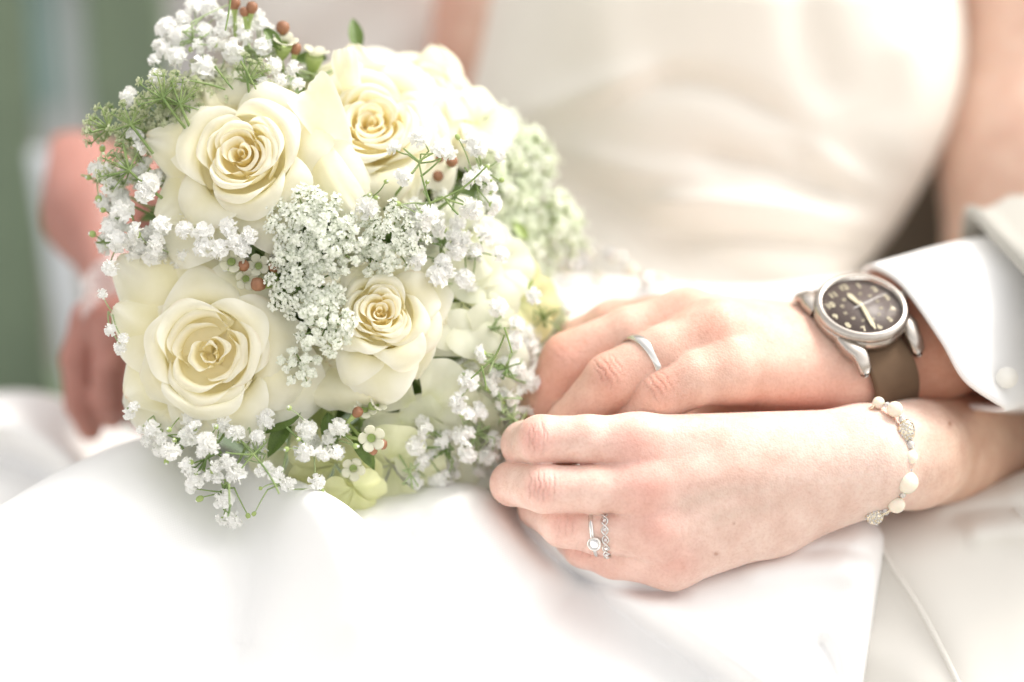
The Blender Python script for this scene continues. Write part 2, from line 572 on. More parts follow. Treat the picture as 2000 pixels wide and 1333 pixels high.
def world_box(name, x0, x1, y0, y1, z0, z1, mat, parent=None, bev=0.003):
    bm = bmesh.new()
    bmesh.ops.create_cube(bm, size=1.0)
    bmesh.ops.scale(bm, vec=(x1 - x0, y1 - y0, z1 - z0), verts=bm.verts)
    bmesh.ops.bevel(bm, geom=list(bm.edges), offset=bev, segments=2, affect='EDGES')
    me = bpy.data.meshes.new(name); bm.to_mesh(me); bm.free()
    me.materials.append(mat)
    o = bpy.data.objects.new(name, me); COL.objects.link(o)
    o.parent = parent
    o.location = np.array([(x0 + x1) / 2, (y0 + y1) / 2, (z0 + z1) / 2]) - wloc(parent)
    return o

# ground
gm = MB()
xs = np.linspace(-30, 30, 31)
g = np.stack(np.meshgrid(xs, xs, indexing='ij'), -1)
Vg = np.concatenate([g, np.zeros(g.shape[:2] + (1,))], -1)
me_v = Vg.reshape(-1, 3)
me = bpy.data.meshes.new('ground')
idx = np.arange(31 * 31).reshape(31, 31)
me.from_pydata(me_v.tolist(), [], [(int(idx[i, j]), int(idx[i + 1, j]), int(idx[i + 1, j + 1]), int(idx[i, j + 1])) for i in range(30) for j in range(30)])
me.materials.append(M['paving'])
o = bpy.data.objects.new('ground', me); COL.objects.link(o); o['kind'] = 'structure'

# wall far behind, a stuccoed plane with real thickness and a ledge
wall = root('wall', (0, 2.2, 0), 'pale grey stuccoed wall far behind the couple, out of focus', 'wall', kind='structure')
world_box('wall_surface', -4.0, 4.0, 2.2, 2.4, 0, 3.2, M['stucco'], wall)
world_box('ledge', -4.0, 4.0, 2.14, 2.197, 0.42, 0.47, M['stucco'], wall)
pan = world_box('panel', -0.36, -0.275, 2.17, 2.197, 0.2, 1.9, M['tan_paint'], wall)
world_box('panel', -0.268, -0.235, 2.17, 2.197, 0.2, 1.9, M['teal_paint'], wall)
world_box('panel', -0.62, -0.56, 2.17, 2.197, 0.2, 1.9, M['teal_paint'], wall)

# green boards standing just behind the couple on the left
fl = P(100, 400, -430)
fence = root('wooden_screen', (fl[0], fl[1], 0), 'dark green painted upright boards behind the bouquet at the left', 'screen')
def board(pts, zf, th, mat, name, parent):
    """upright board, front outline given by four photo positions at depth zf"""
    V = [F(x, y, zf) for x, y in pts]
    Bk = [v - np.array([0, 0, th * 1e-3]) for v in V]
    mb = MB(); mb.add(np.array(V + Bk), [(0, 3, 2, 1), (4, 5, 6, 7), (0, 1, 5, 4), (1, 2, 6, 5), (2, 3, 7, 6), (3, 0, 4, 7)])
    o = put(name, mb, mat, parent, smooth=False)
    md = o.modifiers.new('edge', 'BEVEL'); md.width = 0.003; md.segments = 2
    return o
board([(-150, -350), (16, -350), (148, 1500), (-40, 1500)], -430, 22, M['green_paint'], 'board', fence)
board([(140, -350), (295, -350), (415, 1500), (255, 1500)], -430, 22, M['green_paint'], 'board', fence)
board([(-420, -350), (-265, -350), (-150, 1500), (-310, 1500)], -430, 22, M['green_paint'], 'board', fence)
board([(-430, -330), (330, -330), (335, -230), (-425, -230)], -455, 25, M['green_paint'], 'rail', fence)
board([(-330, 1380), (425, 1380), (435, 1480), (-325, 1480)], -455, 25, M['green_paint'], 'rail', fence)

def tapered(pts, zf, th, mat, name, parent, bev):
    V = [F(x, y, zf) for x, y in pts]
    Bk = [v - np.array([0, 0, th * 1e-3]) for v in V]
    mb = MB(); mb.add(np.array(V + Bk), [(0, 3, 2, 1), (4, 5, 6, 7), (0, 1, 5, 4), (1, 2, 6, 5), (2, 3, 7, 6), (3, 0, 4, 7)])
    o = put(name, mb, mat, parent, smooth=False)
    md = o.modifiers.new('edge', 'BEVEL'); md.width = bev; md.segments = 3
    return o
pl = P(60, 520, -380)
post = root('post', (pl[0], pl[1], 0), 'slim pale blue white post leaning between the green boards', 'post')
tapered([(52, 290), (92, 290), (330, 1650), (280, 1650)], -372, 30, M['white_paint'], 'shaft', post, 0.004)

# bench seat under the couple
bench = root('bench', (0.1, 0.12, 0), 'green painted bench seat under the seated couple', 'bench')
for i in range(6):
    world_box('plank', -0.55, 0.75, 0.02 + i * 0.085, 0.095 + i * 0.085, 0.475, 0.497, M['green_paint'], bench)
for sx in (-0.50, 0.70):
    for sy in (0.05, 0.47):
        world_box('leg', sx - 0.025, sx + 0.025, sy - 0.025, sy + 0.025, 0, 0.474, M['green_paint'], bench)

# ================================================================== THE BRIDE
bl = P(1300, 700, -160)
bride = root('person', (bl[0], bl[1], 0.50), 'bride in white satin whose hand with two rings rests on her lap', 'person')

b_fingers = [
    [(1245, 868, 1, 10.4), (1150, 858, 3, 8.3), (1057, 859, 2, 8.4), (1024, 868, -12, 8.0), (1032, 885, -34, 7.2)],
    [(1260, 950, 4, 10.0), (1160, 956, 6, 8.2), (1063, 955, 5, 8.3), (1001, 945, -10, 7.7), (1008, 935, -32, 7.0)],
    [(1285, 1038, 2, 10.0), (1170, 1038, 0, 8.0), (1100, 1026, -3, 7.7), (1052, 992, -18, 7.1), (1050, 975, -36, 6.6)],
    [(1312, 1096, -5, 9.6), (1200, 1088, -9, 7.6), (1140, 1070, -13, 7.0), (1098, 1040, -24, 6.3), (1090, 1015, -38, 5.8)],
    [(1600, 890, -26, 11), (1480, 900, -40, 10), (1370, 915, -46, 9), (1290, 920, -48, 7.5)],
]
b_palm = chain([(1245, 868, 1, 10.2), (1690, 870, -12, 13)]) + chain([(1260, 950, 4, 9.8), (1700, 897, -6, 15)]) \
    + chain([(1285, 1038, 2, 9.8), (1700, 912, -8, 15)]) + chain([(1312, 1096, -5, 9.6), (1510, 1012, -9, 12.4), (1690, 925, -14, 14.5)]) \
    + chain([(1350, 960, -13, 13), (1660, 900, -22, 16)]) \
    + chain([(1690, 890, -14, 17.0), (1780, 888, -24, 18.5), (1900, 862, -90, 25), (1985, 810, -190, 31)])
b_hand = hand_sdf(b_palm, b_fingers, 0.007)
lo = F(900, 1250, -260); lo[2] = -0.235
V, Q = surface_nets(b_hand, (-0.013, -0.100, -0.230), (0.265, 0.03, 0.022), 0.00062)
base = np.array([0.82, 0.65, 0.573])
cols = np.tile(base, (len(V), 1))
red = np.array([0.80, 0.37, 0.32])
pinkish = np.array([0.78, 0.50, 0.43])
for c, r, w in [((1048, 850, 9), 6.5, .62), ((1055, 950, 12), 6.5, .55), ((1100, 1022, 4), 6.0, .42), ((1135, 1068, -6), 6, .38),
                ((1235, 862, 10), 8, .48), ((1262, 945, 13), 9.5, .55), ((1285, 1030, 11), 8, .40), ((1318, 1090, 4), 8, .45)]:
    cols = blend(cols, min(w * 1.0, .9) * gauss(V, c, r * 0.78), red)
for c, r, w in [((990, 880, -14), 9, .5), ((968, 950, -12), 9, .5), ((1150, 860, -6), 14, .25), ((1190, 1085, -5), 12, .4), ((1400, 1000, 8), 22, .15),
                ((1230, 1120, -8), 10, .35), ((1160, 910, -2), 11, .3), ((1160, 995, -2), 10, .3)]:
    cols = blend(cols, min(w * 1.3, .9) * gauss(V, c, r), pinkish)
# warmer, more tanned forearm
xw = np.clip((V[:, 0] - F(1740, 900, -20)[0]) / 0.03, 0, 1)
cols = blend(cols, xw * 0.75, (0.72, 0.46, 0.31))
# bluish veins over the back of the hand
for path in ([(1340, 985, 12), (1430, 960, 11), (1520, 950, 8), (1640, 930, 5)], [(1400, 1010, 10), (1500, 985, 8), (1600, 968, 4)], [(1380, 880, 8), (1500, 900, 9), (1620, 905, 6)]):
    C = smooth_curve([F(*q) for q in path], 24)
    dd = np.min(np.linalg.norm(V[:, None] - C[None], axis=2), axis=1) if len(V) < 400000 else 1
    cols = blend(cols, 0.42 * np.exp(-(dd / 0.0028) ** 2), (0.64, 0.52, 0.44))
# small moles
for q, r in (((1433, 1023, 9), 0.5), ((1398, 1082, 4), 0.8), ((1840, 825, -28), 0.9), ((1880, 800, -60), 0.8)):
    d3 = np.linalg.norm((V - F(*q))[:, :2], axis=1)
    cols = blend(cols, 0.75 * np.exp(-(d3 / (r * 1e-3)) ** 2) * (V[:, 2] > q[2] * 1e-3 - 0.03), (0.42, 0.20, 0.13))
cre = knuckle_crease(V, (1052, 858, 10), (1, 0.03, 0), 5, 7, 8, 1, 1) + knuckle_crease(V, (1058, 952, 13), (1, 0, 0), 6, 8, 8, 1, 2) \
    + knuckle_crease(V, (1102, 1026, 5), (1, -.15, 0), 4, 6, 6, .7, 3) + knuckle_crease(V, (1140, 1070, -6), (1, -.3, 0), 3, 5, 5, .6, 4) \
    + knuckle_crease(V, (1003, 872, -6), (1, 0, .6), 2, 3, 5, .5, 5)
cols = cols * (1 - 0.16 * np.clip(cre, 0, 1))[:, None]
# the rest of her body, coarser: upper arm, trunk, other arm and hand
rest = union(chain([(1985, 810, -190, 30), (1965, 740, -195, 31), (2005, 300, -215, 34), (2060, -420, -235, 38)])
             + chain([(2060, -420, -235, 40), (1880, -560, -240, 48), (1480, -580, -240, 52), (1130, -560, -240, 48), (1010, -420, -240, 38)])
             + chain([(1480, -560, -240, 52), (1440, 100, -225, 48), (1400, 640, -220, 44)])
             + chain([(1010, -420, -240, 37), (1005, 80, -250, 33), (930, 330, -265, 29), (340, 420, -250, 23), (146, 352, -205, 16.5), (172, 420, -182, 15), (232, 590, -140, 9.5)]), 0.02)
rh_palm = chain([(228, 580, -142, 9), (185, 625, -122, 9)]) + chain([(235, 590, -140, 10), (228, 636, -116, 9.5)]) + chain([(245, 590, -140, 9), (278, 652, -118, 9.5)])
rh_f = [[(178, 625, -122, 8.2), (150, 700, -118, 6.6), (156, 790, -122, 6.2), (176, 838, -130, 5.4)],
        [(224, 640, -116, 8.4), (212, 720, -112, 7.0), (210, 775, -116, 6.6), (220, 812, -126, 5.8)],
        [(276, 655, -118, 8.4), (276, 735, -114, 6.8), (276, 800, -120, 6.2), (288, 826, -130, 5.4)],
        [(318, 660, -124, 8), (330, 730, -124, 6.4), (338, 790, -130, 6)],
        [(240, 590, -148, 8), (232, 640, -158, 7), (215, 700, -160, 6)]]
rhand = hand_sdf(rh_palm, rh_f, 0.005, 0.002, 0.003)
restf = lambda p: smin(rest(p), rhand(p), 0.006)
V2, Q2 = surface_nets(restf, (-0.20, -0.16, -0.36), (0.32, 0.32, -0.04), 0.0016)
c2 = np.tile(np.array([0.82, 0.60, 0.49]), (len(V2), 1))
c2 = blend(c2, np.clip((F(960, 600, -250)[0] - V2[:, 0]) / 0.02, 0, 1) * 0.6, (0.60, 0.30, 0.22))  # other arm and hand darkened: their shade is painted into the tint
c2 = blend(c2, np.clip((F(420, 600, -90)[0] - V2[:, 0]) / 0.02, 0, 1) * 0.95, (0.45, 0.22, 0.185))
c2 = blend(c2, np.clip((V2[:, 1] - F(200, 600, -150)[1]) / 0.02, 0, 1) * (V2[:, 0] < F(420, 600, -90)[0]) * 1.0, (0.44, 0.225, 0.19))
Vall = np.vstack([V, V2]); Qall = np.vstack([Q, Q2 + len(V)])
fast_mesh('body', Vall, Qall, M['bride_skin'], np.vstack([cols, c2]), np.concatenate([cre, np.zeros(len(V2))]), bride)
print('bride', len(V), len(V2))

# ---------------- cloth helpers
def path_dist(X, Y, path):
    """distance in photo pixels to a polyline, signed by side, and the position along it (0..1)"""
    path = np.asarray(path, float)
    best = np.full(X.shape, 1e9); sgn = np.zeros(X.shape); tt = np.zeros(X.shape)
    n = len(path) - 1
    for i in range(n):
        a, b = path[i], path[i + 1]
        d = b - a; L2 = d @ d
        t = np.clip(((X - a[0]) * d[0] + (Y - a[1]) * d[1]) / L2, 0, 1)
        dx = X - a[0] - t * d[0]; dy = Y - a[1] - t * d[1]
        r = np.hypot(dx, dy)
        s = np.sign(d[0] * dy - d[1] * dx)
        m = r < best
        best = np.where(m, r, best); sgn = np.where(m, s, sgn); tt = np.where(m, (i + t) / n, tt)
    return best, sgn, tt

def fold(X, Y, path, width, depth, taper=True, asym=1.0):
    d, s, t = path_dist(X, Y, smooth_curve(path, 20))
    w = width * np.where(s > 0, asym, 1.0)
    amp = depth * np.exp(-(d / w) ** 2)
    if taper:
        amp = amp * np.clip(np.minimum(t, 1 - t) * 5 + 0.15, 0, 1)
    return amp

def interp(xs, pts):
    c = smooth_curve(pts, 200)
    return np.interp(xs, c[:, 0], c[:, 1])

# ---------------- skirt: two draped masses and the part on her lap behind the hands
sk = MB()
def drape(x0, x1, nx, top, zedge, vmax, nv, V0, A, slope, disp, right=None, roll=60, back=70):
    xs = np.linspace(x0, x1, nx)
    v = np.concatenate([np.linspace(-1, 0, 9)[:-1], np.linspace(0, 1, nv) ** 1.5])
    U, VV = np.meshgrid(xs, v, indexing='ij')
    ytop = interp(U, top); ze = interp(U, zedge)
    ypx = np.where(VV < 0, ytop + (-VV) * 60, ytop + VV * vmax)
    X = U
    if right is not None:
        rx = np.interp(ypx, [q[1] for q in right], [q[0] for q in right])
        X = x0 + (U - x0) / (x1 - x0) * (rx - x0)
        dr = (rx - X)
    vv = np.clip((VV * vmax) / V0, 0, 1)
    z = ze + A * np.sqrt(np.clip(1 - (1 - vv) ** 2, 0, 1)) + slope * np.maximum(VV * vmax, 0)
    z = np.where(VV < 0, ze + VV * back, z)
    if right is not None:
        q = np.clip(dr / roll, 0, 1)
        z = z - 30 * (1 - np.sqrt(1 - (1 - q) ** 2))
    z = z + disp(X, ypx) * np.where(VV < 0, 0, 1)
    return F(X, ypx, z)

def dispA(X, Y):
    d = fold(X, Y, [(400, 840), (455, 950), (520, 1060), (500, 1200), (450, 1420)], 95, -25, True)
    d += fold(X, Y, [(560, 930), (650, 1010), (700, 1120), (720, 1333)], 70, 7)
    d += fold(X, Y, [(120, 980), (100, 1150), (140, 1400)], 120, 5)
    d += fold(X, Y, [(300, 1100), (260, 1400)], 60, -3)
    return d
sk.grid(drape(-420, 1010, 150, [(-420, 1240), (-200, 1120), (0, 992), (130, 918), (270, 862), (400, 862), (500, 905), (570, 938), (640, 968), (700, 1012), (760, 1085), (830, 1170), (920, 1290), (1010, 1420)],
              [(-420, 10), (0, -10), (270, -40), (450, -38), (600, -8), (700, 4), (800, 16), (1010, 40)], 700, 70, 150, 30, 0.085, dispA))
def dispB(X, Y):
    d = fold(X, Y, [(1080, 1100), (1180, 1175), (1310, 1265), (1480, 1390)], 24, -16, True, 3.4)
    d += fold(X, Y, [(1010, 1000), (1130, 1085), (1250, 1165), (1400, 1262), (1560, 1370)], 30, 7)
    d += fold(X, Y, [(740, 990), (850, 1090), (930, 1200), (1000, 1400)], 50, -13)
    d += fold(X, Y, [(900, 960), (1010, 1080), (1080, 1250), (1120, 1400)], 60, 4)
    d += fold(X, Y, [(975, 975), (1050, 1065), (1130, 1122), (1240, 1152), (1330, 1160)], 17, -13)
    d += fold(X, Y, [(1560, 1085), (1640, 1078), (1712, 1090)], 14, -3)
    d += fold(X, Y, [(1440, 1120), (1560, 1110), (1700, 1125)], 24, 3)
    d += fold(X, Y, [(1590, 1240), (1625, 1300), (1650, 1400)], 18, -5)
    d += fold(X, Y, [(1620, 1060), (1700, 1150), (1690, 1350)], 40, 4)
    return d
rightB = [(1715, 900), (1718, 1020), (1729, 1050), (1725, 1085), (1712, 1150), (1700, 1230), (1684, 1333), (1650, 1500), (1600, 1700)]
sk.grid(drape(560, 1730, 170, [(560, 1030), (640, 1000), (720, 975), (820, 955), (900, 945), (960, 962), (1040, 1010), (1130, 1060), (1220, 1090), (1320, 1095), (1450, 1070), (1560, 1035), (1650, 1015), (1730, 1022)],
              [(560, -34), (900, -34), (1060, -40), (1300, -34), (1560, -34), (1730, -36)], 700, 80, 130, 24, 0.08, dispB, rightB))
# lap, from the waist to under the hands
def dispC(X, Y):
    d = fold(X, Y, [(1000, 620), (1200, 640), (1500, 600)], 20, 3)
    d += fold(X, Y, [(1150, 590), (1350, 600), (1600, 570)], 12, -3)
    return d
sk.grid(drape(700, 1760, 90, [(700, 640), (900, 585), (1080, 545), (1200, 545), (1350, 560), (1500, 560), (1760, 530)], [(700, -118), (1760, -128)], 520, 40, 60, 10, 0.13, dispC))
# far side of the skirt beyond the bouquet, at the left
def dispD(X, Y):
    d = fold(X, Y, [(-60, 850), (20, 830), (110, 880), (200, 960)], 34, 16)
    d += fold(X, Y, [(-100, 900), (20, 905), (120, 950)], 30, -16)
    return d
sk.grid(drape(-420, 420, 90, [(-420, 800), (-150, 790), (0, 768), (90, 772), (160, 800), (240, 835), (320, 850), (420, 850)], [(-420, -175), (420, -175)], 420, 40, 50, 16, 0.12, dispD))
skirt = put('skirt', sk, M['satin'], bride, solid=0.0015)

# sheer fold of fabric beside her right wrist
vl = MB()
vl.grid(drape(158, 330, 40, [(95, 640), (150, 560), (200, 505), (260, 490), (330, 500)], [(95, -122), (330, -118)], 80, 16, 40, 12, 0.05, lambda X, Y: 3 * np.sin(X / 9.0) * np.sin(Y / 30.)))
put('sleeve', vl, M['sheer'], bride)

# ---------------- bodice
bo = MB()
rows = np.linspace(-330, 700, 120)
left = np.interp(rows, [-330, 0, 100, 190, 300, 420, 520, 700], [1010, 958, 938, 915, 900, 905, 900, 880])
right_ = np.interp(rows, [-330, -100, 0, 60, 120, 180, 250, 310, 370, 430, 470, 520, 560, 620, 700], [1790, 1862, 1880, 1886, 1886, 1878, 1858, 1830, 1798, 1762, 1735, 1692, 1655, 1640, 1650])
kk = np.ones(5) / 5
right_ = np.convolve(np.pad(right_, 2, 'edge'), kk, 'valid'); left = np.convolve(np.pad(left, 2, 'edge'), kk, 'valid')
nth = 160
th = np.linspace(0, 2 * math.pi, nth, endpoint=False)
TH, RR = np.meshgrid(th, rows)
cxr = (left + right_)[:, None] / 2; hw = (right_ - left)[:, None] / 2
X = cxr + hw * np.sign(np.cos(TH)) * np.abs(np.cos(TH)) ** 0.92
depth = np.interp(rows, [-330, 0, 250, 420, 560, 700], [78, 84, 72, 62, 66, 80])[:, None]
z0 = -205
Z = z0 + depth * np.sin(TH) * np.where(np.sin(TH) > 0, 1, 0.9)
front = np.clip(np.sin(TH) * 2, 0, 1)
def bfold(path, w, d, asym=1.0): return fold(X, RR + 0 * X, path, w, d, True, asym)
dz = bfold([(1230, 400), (1400, 395), (1560, 410), (1720, 450)], 26, 9, 1.2)
dz += bfold([(1280, 470), (1450, 462), (1640, 475), (1700, 490)], 20, -7)
dz += bfold([(1060, 330), (1200, 400), (1330, 480), (1480, 560), (1560, 600)], 45, -9)
dz += bfold([(1100, 300), (1260, 340), (1420, 350)], 30, 4)
dz += bfold([(1200, 180), (1330, 160), (1450, 190), (1540, 260), (1600, 340)], 30, -6)
dz += bfold([(1000, 230), (1150, 180), (1300, 140)], 34, 4)
dz += bfold([(1350, 300), (1500, 330), (1680, 400)], 24, -5)
dz += bfold([(1480, 230), (1600, 300), (1720, 380)], 20, 4)
dz += bfold([(1780, 30), (1800, 200), (1740, 340)], 60, 6)
dz += bfold([(1560, -100), (1580, 60), (1640, 220)], 45, -5)
dz += bfold([(1150, -80), (1180, 80), (1220, 200)], 70, 5)
Z = Z + dz * front
bo.grid(F(X, RR, Z), cv=True)
put('bodice', bo, M['bodice'], bride)

# beaded belt at the waist: every bead a part
bd = MB(); bd.ball((0, 0, 0), 1.0, 10, 7)
bead_me = bd.mesh('bead', [M['crystal']], True, False)
pearl_me = bd.mesh('bead', [M['pearl']], True, False)
silver_me = bd.mesh('bead', [M['silver']], True, False)
beads = []
for i in range(30):
    t = i / 29
    q = smooth_curve([(1060, 500), (1160, 492), (1260, 540), (1380, 575), (1520, 590)], 30)[i]
    beads.append((q[0] + random.uniform(-6, 6), q[1] + random.uniform(-9, 9), random.uniform(1.1, 2.0)))
beads += [(1125, 487, 2.8), (1107, 528, 2.4), (1120, 520, 2.6), (1190, 496, 2.2), (1233, 530, 2.9), (1263, 548, 2.9), (1140, 512, 2.0), (1168, 540, 2.0), (1214, 505, 1.9)]
for i, (x, y, r) in enumerate(beads):
    o = bpy.data.objects.new('bead', (bead_me, pearl_me, silver_me)[i % 3])
    COL.objects.link(o); o.parent = bride
    o.location = P(x, y, -112) - wloc(bride); o.scale = (r * 1e-3,) * 3

# ================================================================== THE GROOM
gl = P(1850, 800, -120)
groom = root('person', (gl[0] + 0.05, gl[1] + 0.1, 0.50), 'groom in cream suit and white shirt, his ringed hand upon the bride\'s', 'person')
n_w = nrm([0.05, 0.71, 0.70]); s_w = nrm([0.46, -0.60, 0.575]); s_w = nrm(s_w - (s_w @ n_w) * n_w)
x_w = nrm(np.cross(-s_w, n_w))        # towards the elbow
DIAL = F(1683, 599, -23)
WC = DIAL - n_w * 0.0262
def axis_caps(c0, pts):
    out = []
    for (t0, a0, r0), (t1, a1, r1) in zip(pts[:-1], pts[1:]):
        for sgn in (-1, 0, 1):
            out.append(capsule(c0 + x_w * t0 + sgn * s_w * a0 - n_w * max(t0 - 0.03, 0) * 0.22, c0 + x_w * t1 + sgn * s_w * a1 - n_w * max(t1 - 0.03, 0) * 0.22, r0, r1))
    return out
g_fingers = [
    [(1425, 722, -14, 11.8), (1360, 738, -10, 10.2), (1293, 770, -10, 9.4), (1222, 850, -20, 8.6), (1190, 900, -34, 7.6)],
    [(1400, 655, -20, 12.2), (1300, 690, -15, 10.2), (1194, 744, -14, 9.9), (1115, 832, -24, 9.0), (1090, 890, -40, 8.0)],
    [(1340, 632, -32, 12.2), (1230, 655, -28, 10.2), (1112, 704, -30, 10.2), (1064, 800, -38, 9.4), (1050, 880, -52, 8.0)],
    [(1285, 646, -46, 12.6), (1200, 640, -52, 10.4), (1140, 672, -56, 10.0), (1095, 760, -64, 9.0)],
    [(1560, 715, -70, 13), (1450, 760, -80, 11), (1360, 830, -84, 10), (1300, 880, -80, 8)],
]
g_palm = chain([(1425, 722, -14, 11.8), (1640, 728, -32, 15.5)]) + chain([(1400, 655, -20, 12.2), (1645, 705, -40, 16)]) \
    + chain([(1340, 634, -32, 12.2), (1625, 680, -50, 16)]) + chain([(1290, 648, -46, 12.4), (1612, 674, -58, 14)]) \
    + chain([(1450, 740, -30, 12), (1620, 735, -40, 15)]) \
    + axis_caps(WC, [(-0.004, 0.0098, 0.0162), (0.03, 0.0105, 0.0175), (0.10, 0.010, 0.019), (0.26, 0.010, 0.024)])
g_hand = hand_sdf(g_palm, g_fingers, 0.007)
V, Q = surface_nets(g_hand, (-0.005, -0.06, -0.20), (0.40, 0.06, 0.005), 0.00072)
base = np.array([0.77, 0.54, 0.445])
cols = np.tile(base, (len(V), 1))
red = np.array([0.74, 0.33, 0.25])
for c, r, w in [((1290, 745, -1), 6.5, .6), ((1190, 715, -4), 7, .6), ((1100, 670, -22), 9, .6), ((1400, 640, -8), 9, .35), ((1330, 600, -22), 10, .4),
                ((1250, 600, -44), 10, .55), ((1060, 740, -30), 10, .45), ((1600, 800, -20), 14, .5), ((1420, 770, -14), 10, .25), ((1480, 790, -22), 16, .35)]:
    cols = blend(cols, min(w * 1.0, .9) * gauss(V, c, r * 0.78), red)
cols = blend(cols, np.clip((V[:, 0] - F(1660, 700, -40)[0]) / 0.02, 0, 1) * 0.9, (0.60, 0.32, 0.22))  # wrist and forearm darker: shade by the cuff painted into the skin
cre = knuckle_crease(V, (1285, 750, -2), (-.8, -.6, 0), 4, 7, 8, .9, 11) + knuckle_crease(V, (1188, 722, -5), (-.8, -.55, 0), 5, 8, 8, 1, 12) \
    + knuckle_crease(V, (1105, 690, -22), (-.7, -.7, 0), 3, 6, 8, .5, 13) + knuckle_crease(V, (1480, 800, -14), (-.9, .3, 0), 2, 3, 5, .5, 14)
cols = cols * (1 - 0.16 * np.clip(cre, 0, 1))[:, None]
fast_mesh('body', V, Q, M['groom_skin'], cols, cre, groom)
print('groom', len(V))

def tube_loft(loops, n=72, m=None):
    return np.stack([closed_curve(l, n) for l in loops], 0)
def loft_between(La, Lb, na, wob=None):
    A = closed_curve(La, 90); B = closed_curve(Lb, 90)
    t = np.linspace(0, 1, na)[:, None, None]
    return A[None] * (1 - t) + B[None] * t
def L3(l): return [tuple(F(*q)) for q in l]
# shirt cuff and sleeve
c0 = [(1698, 524, -52), (1752, 548, -34), (1800, 606, -20), (1842, 668, -12), (1885, 742, -8), (1958, 796, -14), (1890, 796, -44), (1800, 784, -66), (1735, 740, -84), (1700, 650, -92), (1680, 560, -76)]
c1 = [(1898, 470, -86), (1960, 482, -66), (2010, 530, -50), (2045, 600, -42), (2070, 680, -40), (2062, 770, -44), (2010, 800, -70), (1960, 780, -98), (1925, 700, -118), (1900, 600, -122), (1885, 510, -104)]
c2_ = [(q[0] + 520, q[1] - 40, q[2] - 60) for q in c1]
A = loft_between(L3(c0), L3(c1), 24); Bq = loft_between(L3(c1), L3(c2_), 20)[1:]
G = np.concatenate([A, Bq], 0)
ii = np.linspace(0, 1, len(G))[:, None]; jj = np.linspace(0, 2 * math.pi, 90, endpoint=False)[None]
cen = G.mean(1, keepdims=True)
G = cen + (G - cen) * (1 + 0.012 * np.sin(3 * jj + 9 * ii) + 0.007 * np.sin(7 * jj - 14 * ii + 1))[..., None]
cm = MB(); cm.grid(G, cv=True)
put('shirt_cuff', cm, M['shirt'], groom, solid=0.0022)
bt = MB()
bc = F(1966, 738, -13)
bt.tube([bc, bc + np.array([0, 0, 0.0018])], 0.0038, 24)
o = put('cuff_button', bt, simple_mat('button', (0.86, 0.84, 0.79), 0.35), groom)
# jacket sleeve
j0 = [(1888, 416, -100), (1940, 462, -52), (1998, 516, -24), (2075, 610, 0), (2130, 760, 2), (2110, 860, -50), (2020, 850, -110), (1940, 740, -140), (1900, 600, -150), (1882, 480, -138)]
j1 = [(q[0] + 620, q[1] - 110, q[2] - 70) for q in j0]
G = loft_between(L3(j0), L3(j1), 24)
G[:, :, 1] += 0.002 * np.sin(G[:, :, 0] * 260)
jm = MB(); jm.grid(G, cv=True)
put('jacket_sleeve', jm, M['jacket'], groom, solid=0.004)
rs_ = MB()
C_ = smooth_curve([F(500, -330, -330), F(640, -60, -330), F(800, 190, -320), F(930, 420, -300), F(1060, 600, -300)], 40)
rs_.tube(C_, 0.052 + 0.0015 * np.sin(np.arange(40) * 1.1), 40)
put('jacket_sleeve', rs_, M['jacket_sunlit'], groom)
# groom's trunk behind her, coloured dark to stand in for the shaded gap
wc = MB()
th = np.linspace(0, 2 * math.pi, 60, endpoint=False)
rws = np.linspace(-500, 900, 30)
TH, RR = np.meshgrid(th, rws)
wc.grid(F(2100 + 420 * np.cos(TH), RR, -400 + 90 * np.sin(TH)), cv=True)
put('shaded_trunk', wc, M['shaded_trunk'], groom, solid=0.003)
# trousers
tr_ = MB()
def dispT(X, Y):
    d, s, t = path_dist(X, Y, smooth_curve([(1690, 1010), (1738, 1100), (1800, 1195), (1870, 1333), (1940, 1500)], 30))
    d2 = 7.0 * (1 / (1 + np.exp(s * d / 14.0))) - 3
    d2 += fold(X, Y, [(1880, 1050), (1960, 1035), (2100, 1050)], 26, 5)
    d2 += fold(X, Y, [(1830, 1020), (1930, 1000), (2100, 985)], 20, -5)
    d2 += fold(X, Y, [(1650, 1250), (1760, 1300), (1900, 1420)], 50, 4)
    return d2
tr_.grid(drape(1420, 2700, 150, [(1420, 1090), (1560, 1040), (1660, 1005), (1740, 1000), (1800, 988), (1880, 965), (1950, 945), (2000, 925), (2150, 880), (2700, 840)],
               [(1420, -75), (1740, -62), (2000, -68), (2700, -90)], 750, 80, 120, 26, 0.075, dispT, None, 60, 100))
put('trousers', tr_, M['trouser'], groom, solid=0.002)
def on_trouser(path, lift=0.0012):
    # drape the seam line onto the cloth by nearest grid point
    Vt = np.vstack(tr_.v)
    out = []
    for x, y in smooth_curve(path, 50):
        best = None
        pj = np.stack([(Vt[:, 0] / (K * (D - Vt[:, 2]) / 2000)) + 1000, 666.5 - Vt[:, 1] / (K * (D - Vt[:, 2]) / 2000)], 1)
        i = np.argmin(((pj - (x, y)) ** 2).sum(1) - (Vt[:, 2] > -0.07) * 1.0)
        out.append(F(x, y, Vt[i, 2] * 1000) + np.array([0, 0, lift]))
    out = np.array(out)
    k = np.ones(9) / 9
    zz = np.convolve(np.pad(out[:, 2], 4, 'edge'), k, 'valid')
    out[:, 2] = zz
    return out
for path, r in (([(1722, 1068), (1745, 1110), (1800, 1195), (1870, 1333), (1920, 1450)], 0.0011), ([(1925, 955), (1965, 985), (2000, 1020), (2060, 1090)], 0.0012), ([(1960, 940), (2000, 968), (2060, 1020)], 0.0012)):
    sm = MB(); sm.tube(on_trouser(path), r, 8)
    put('seam', sm, M['trouser'], groom)

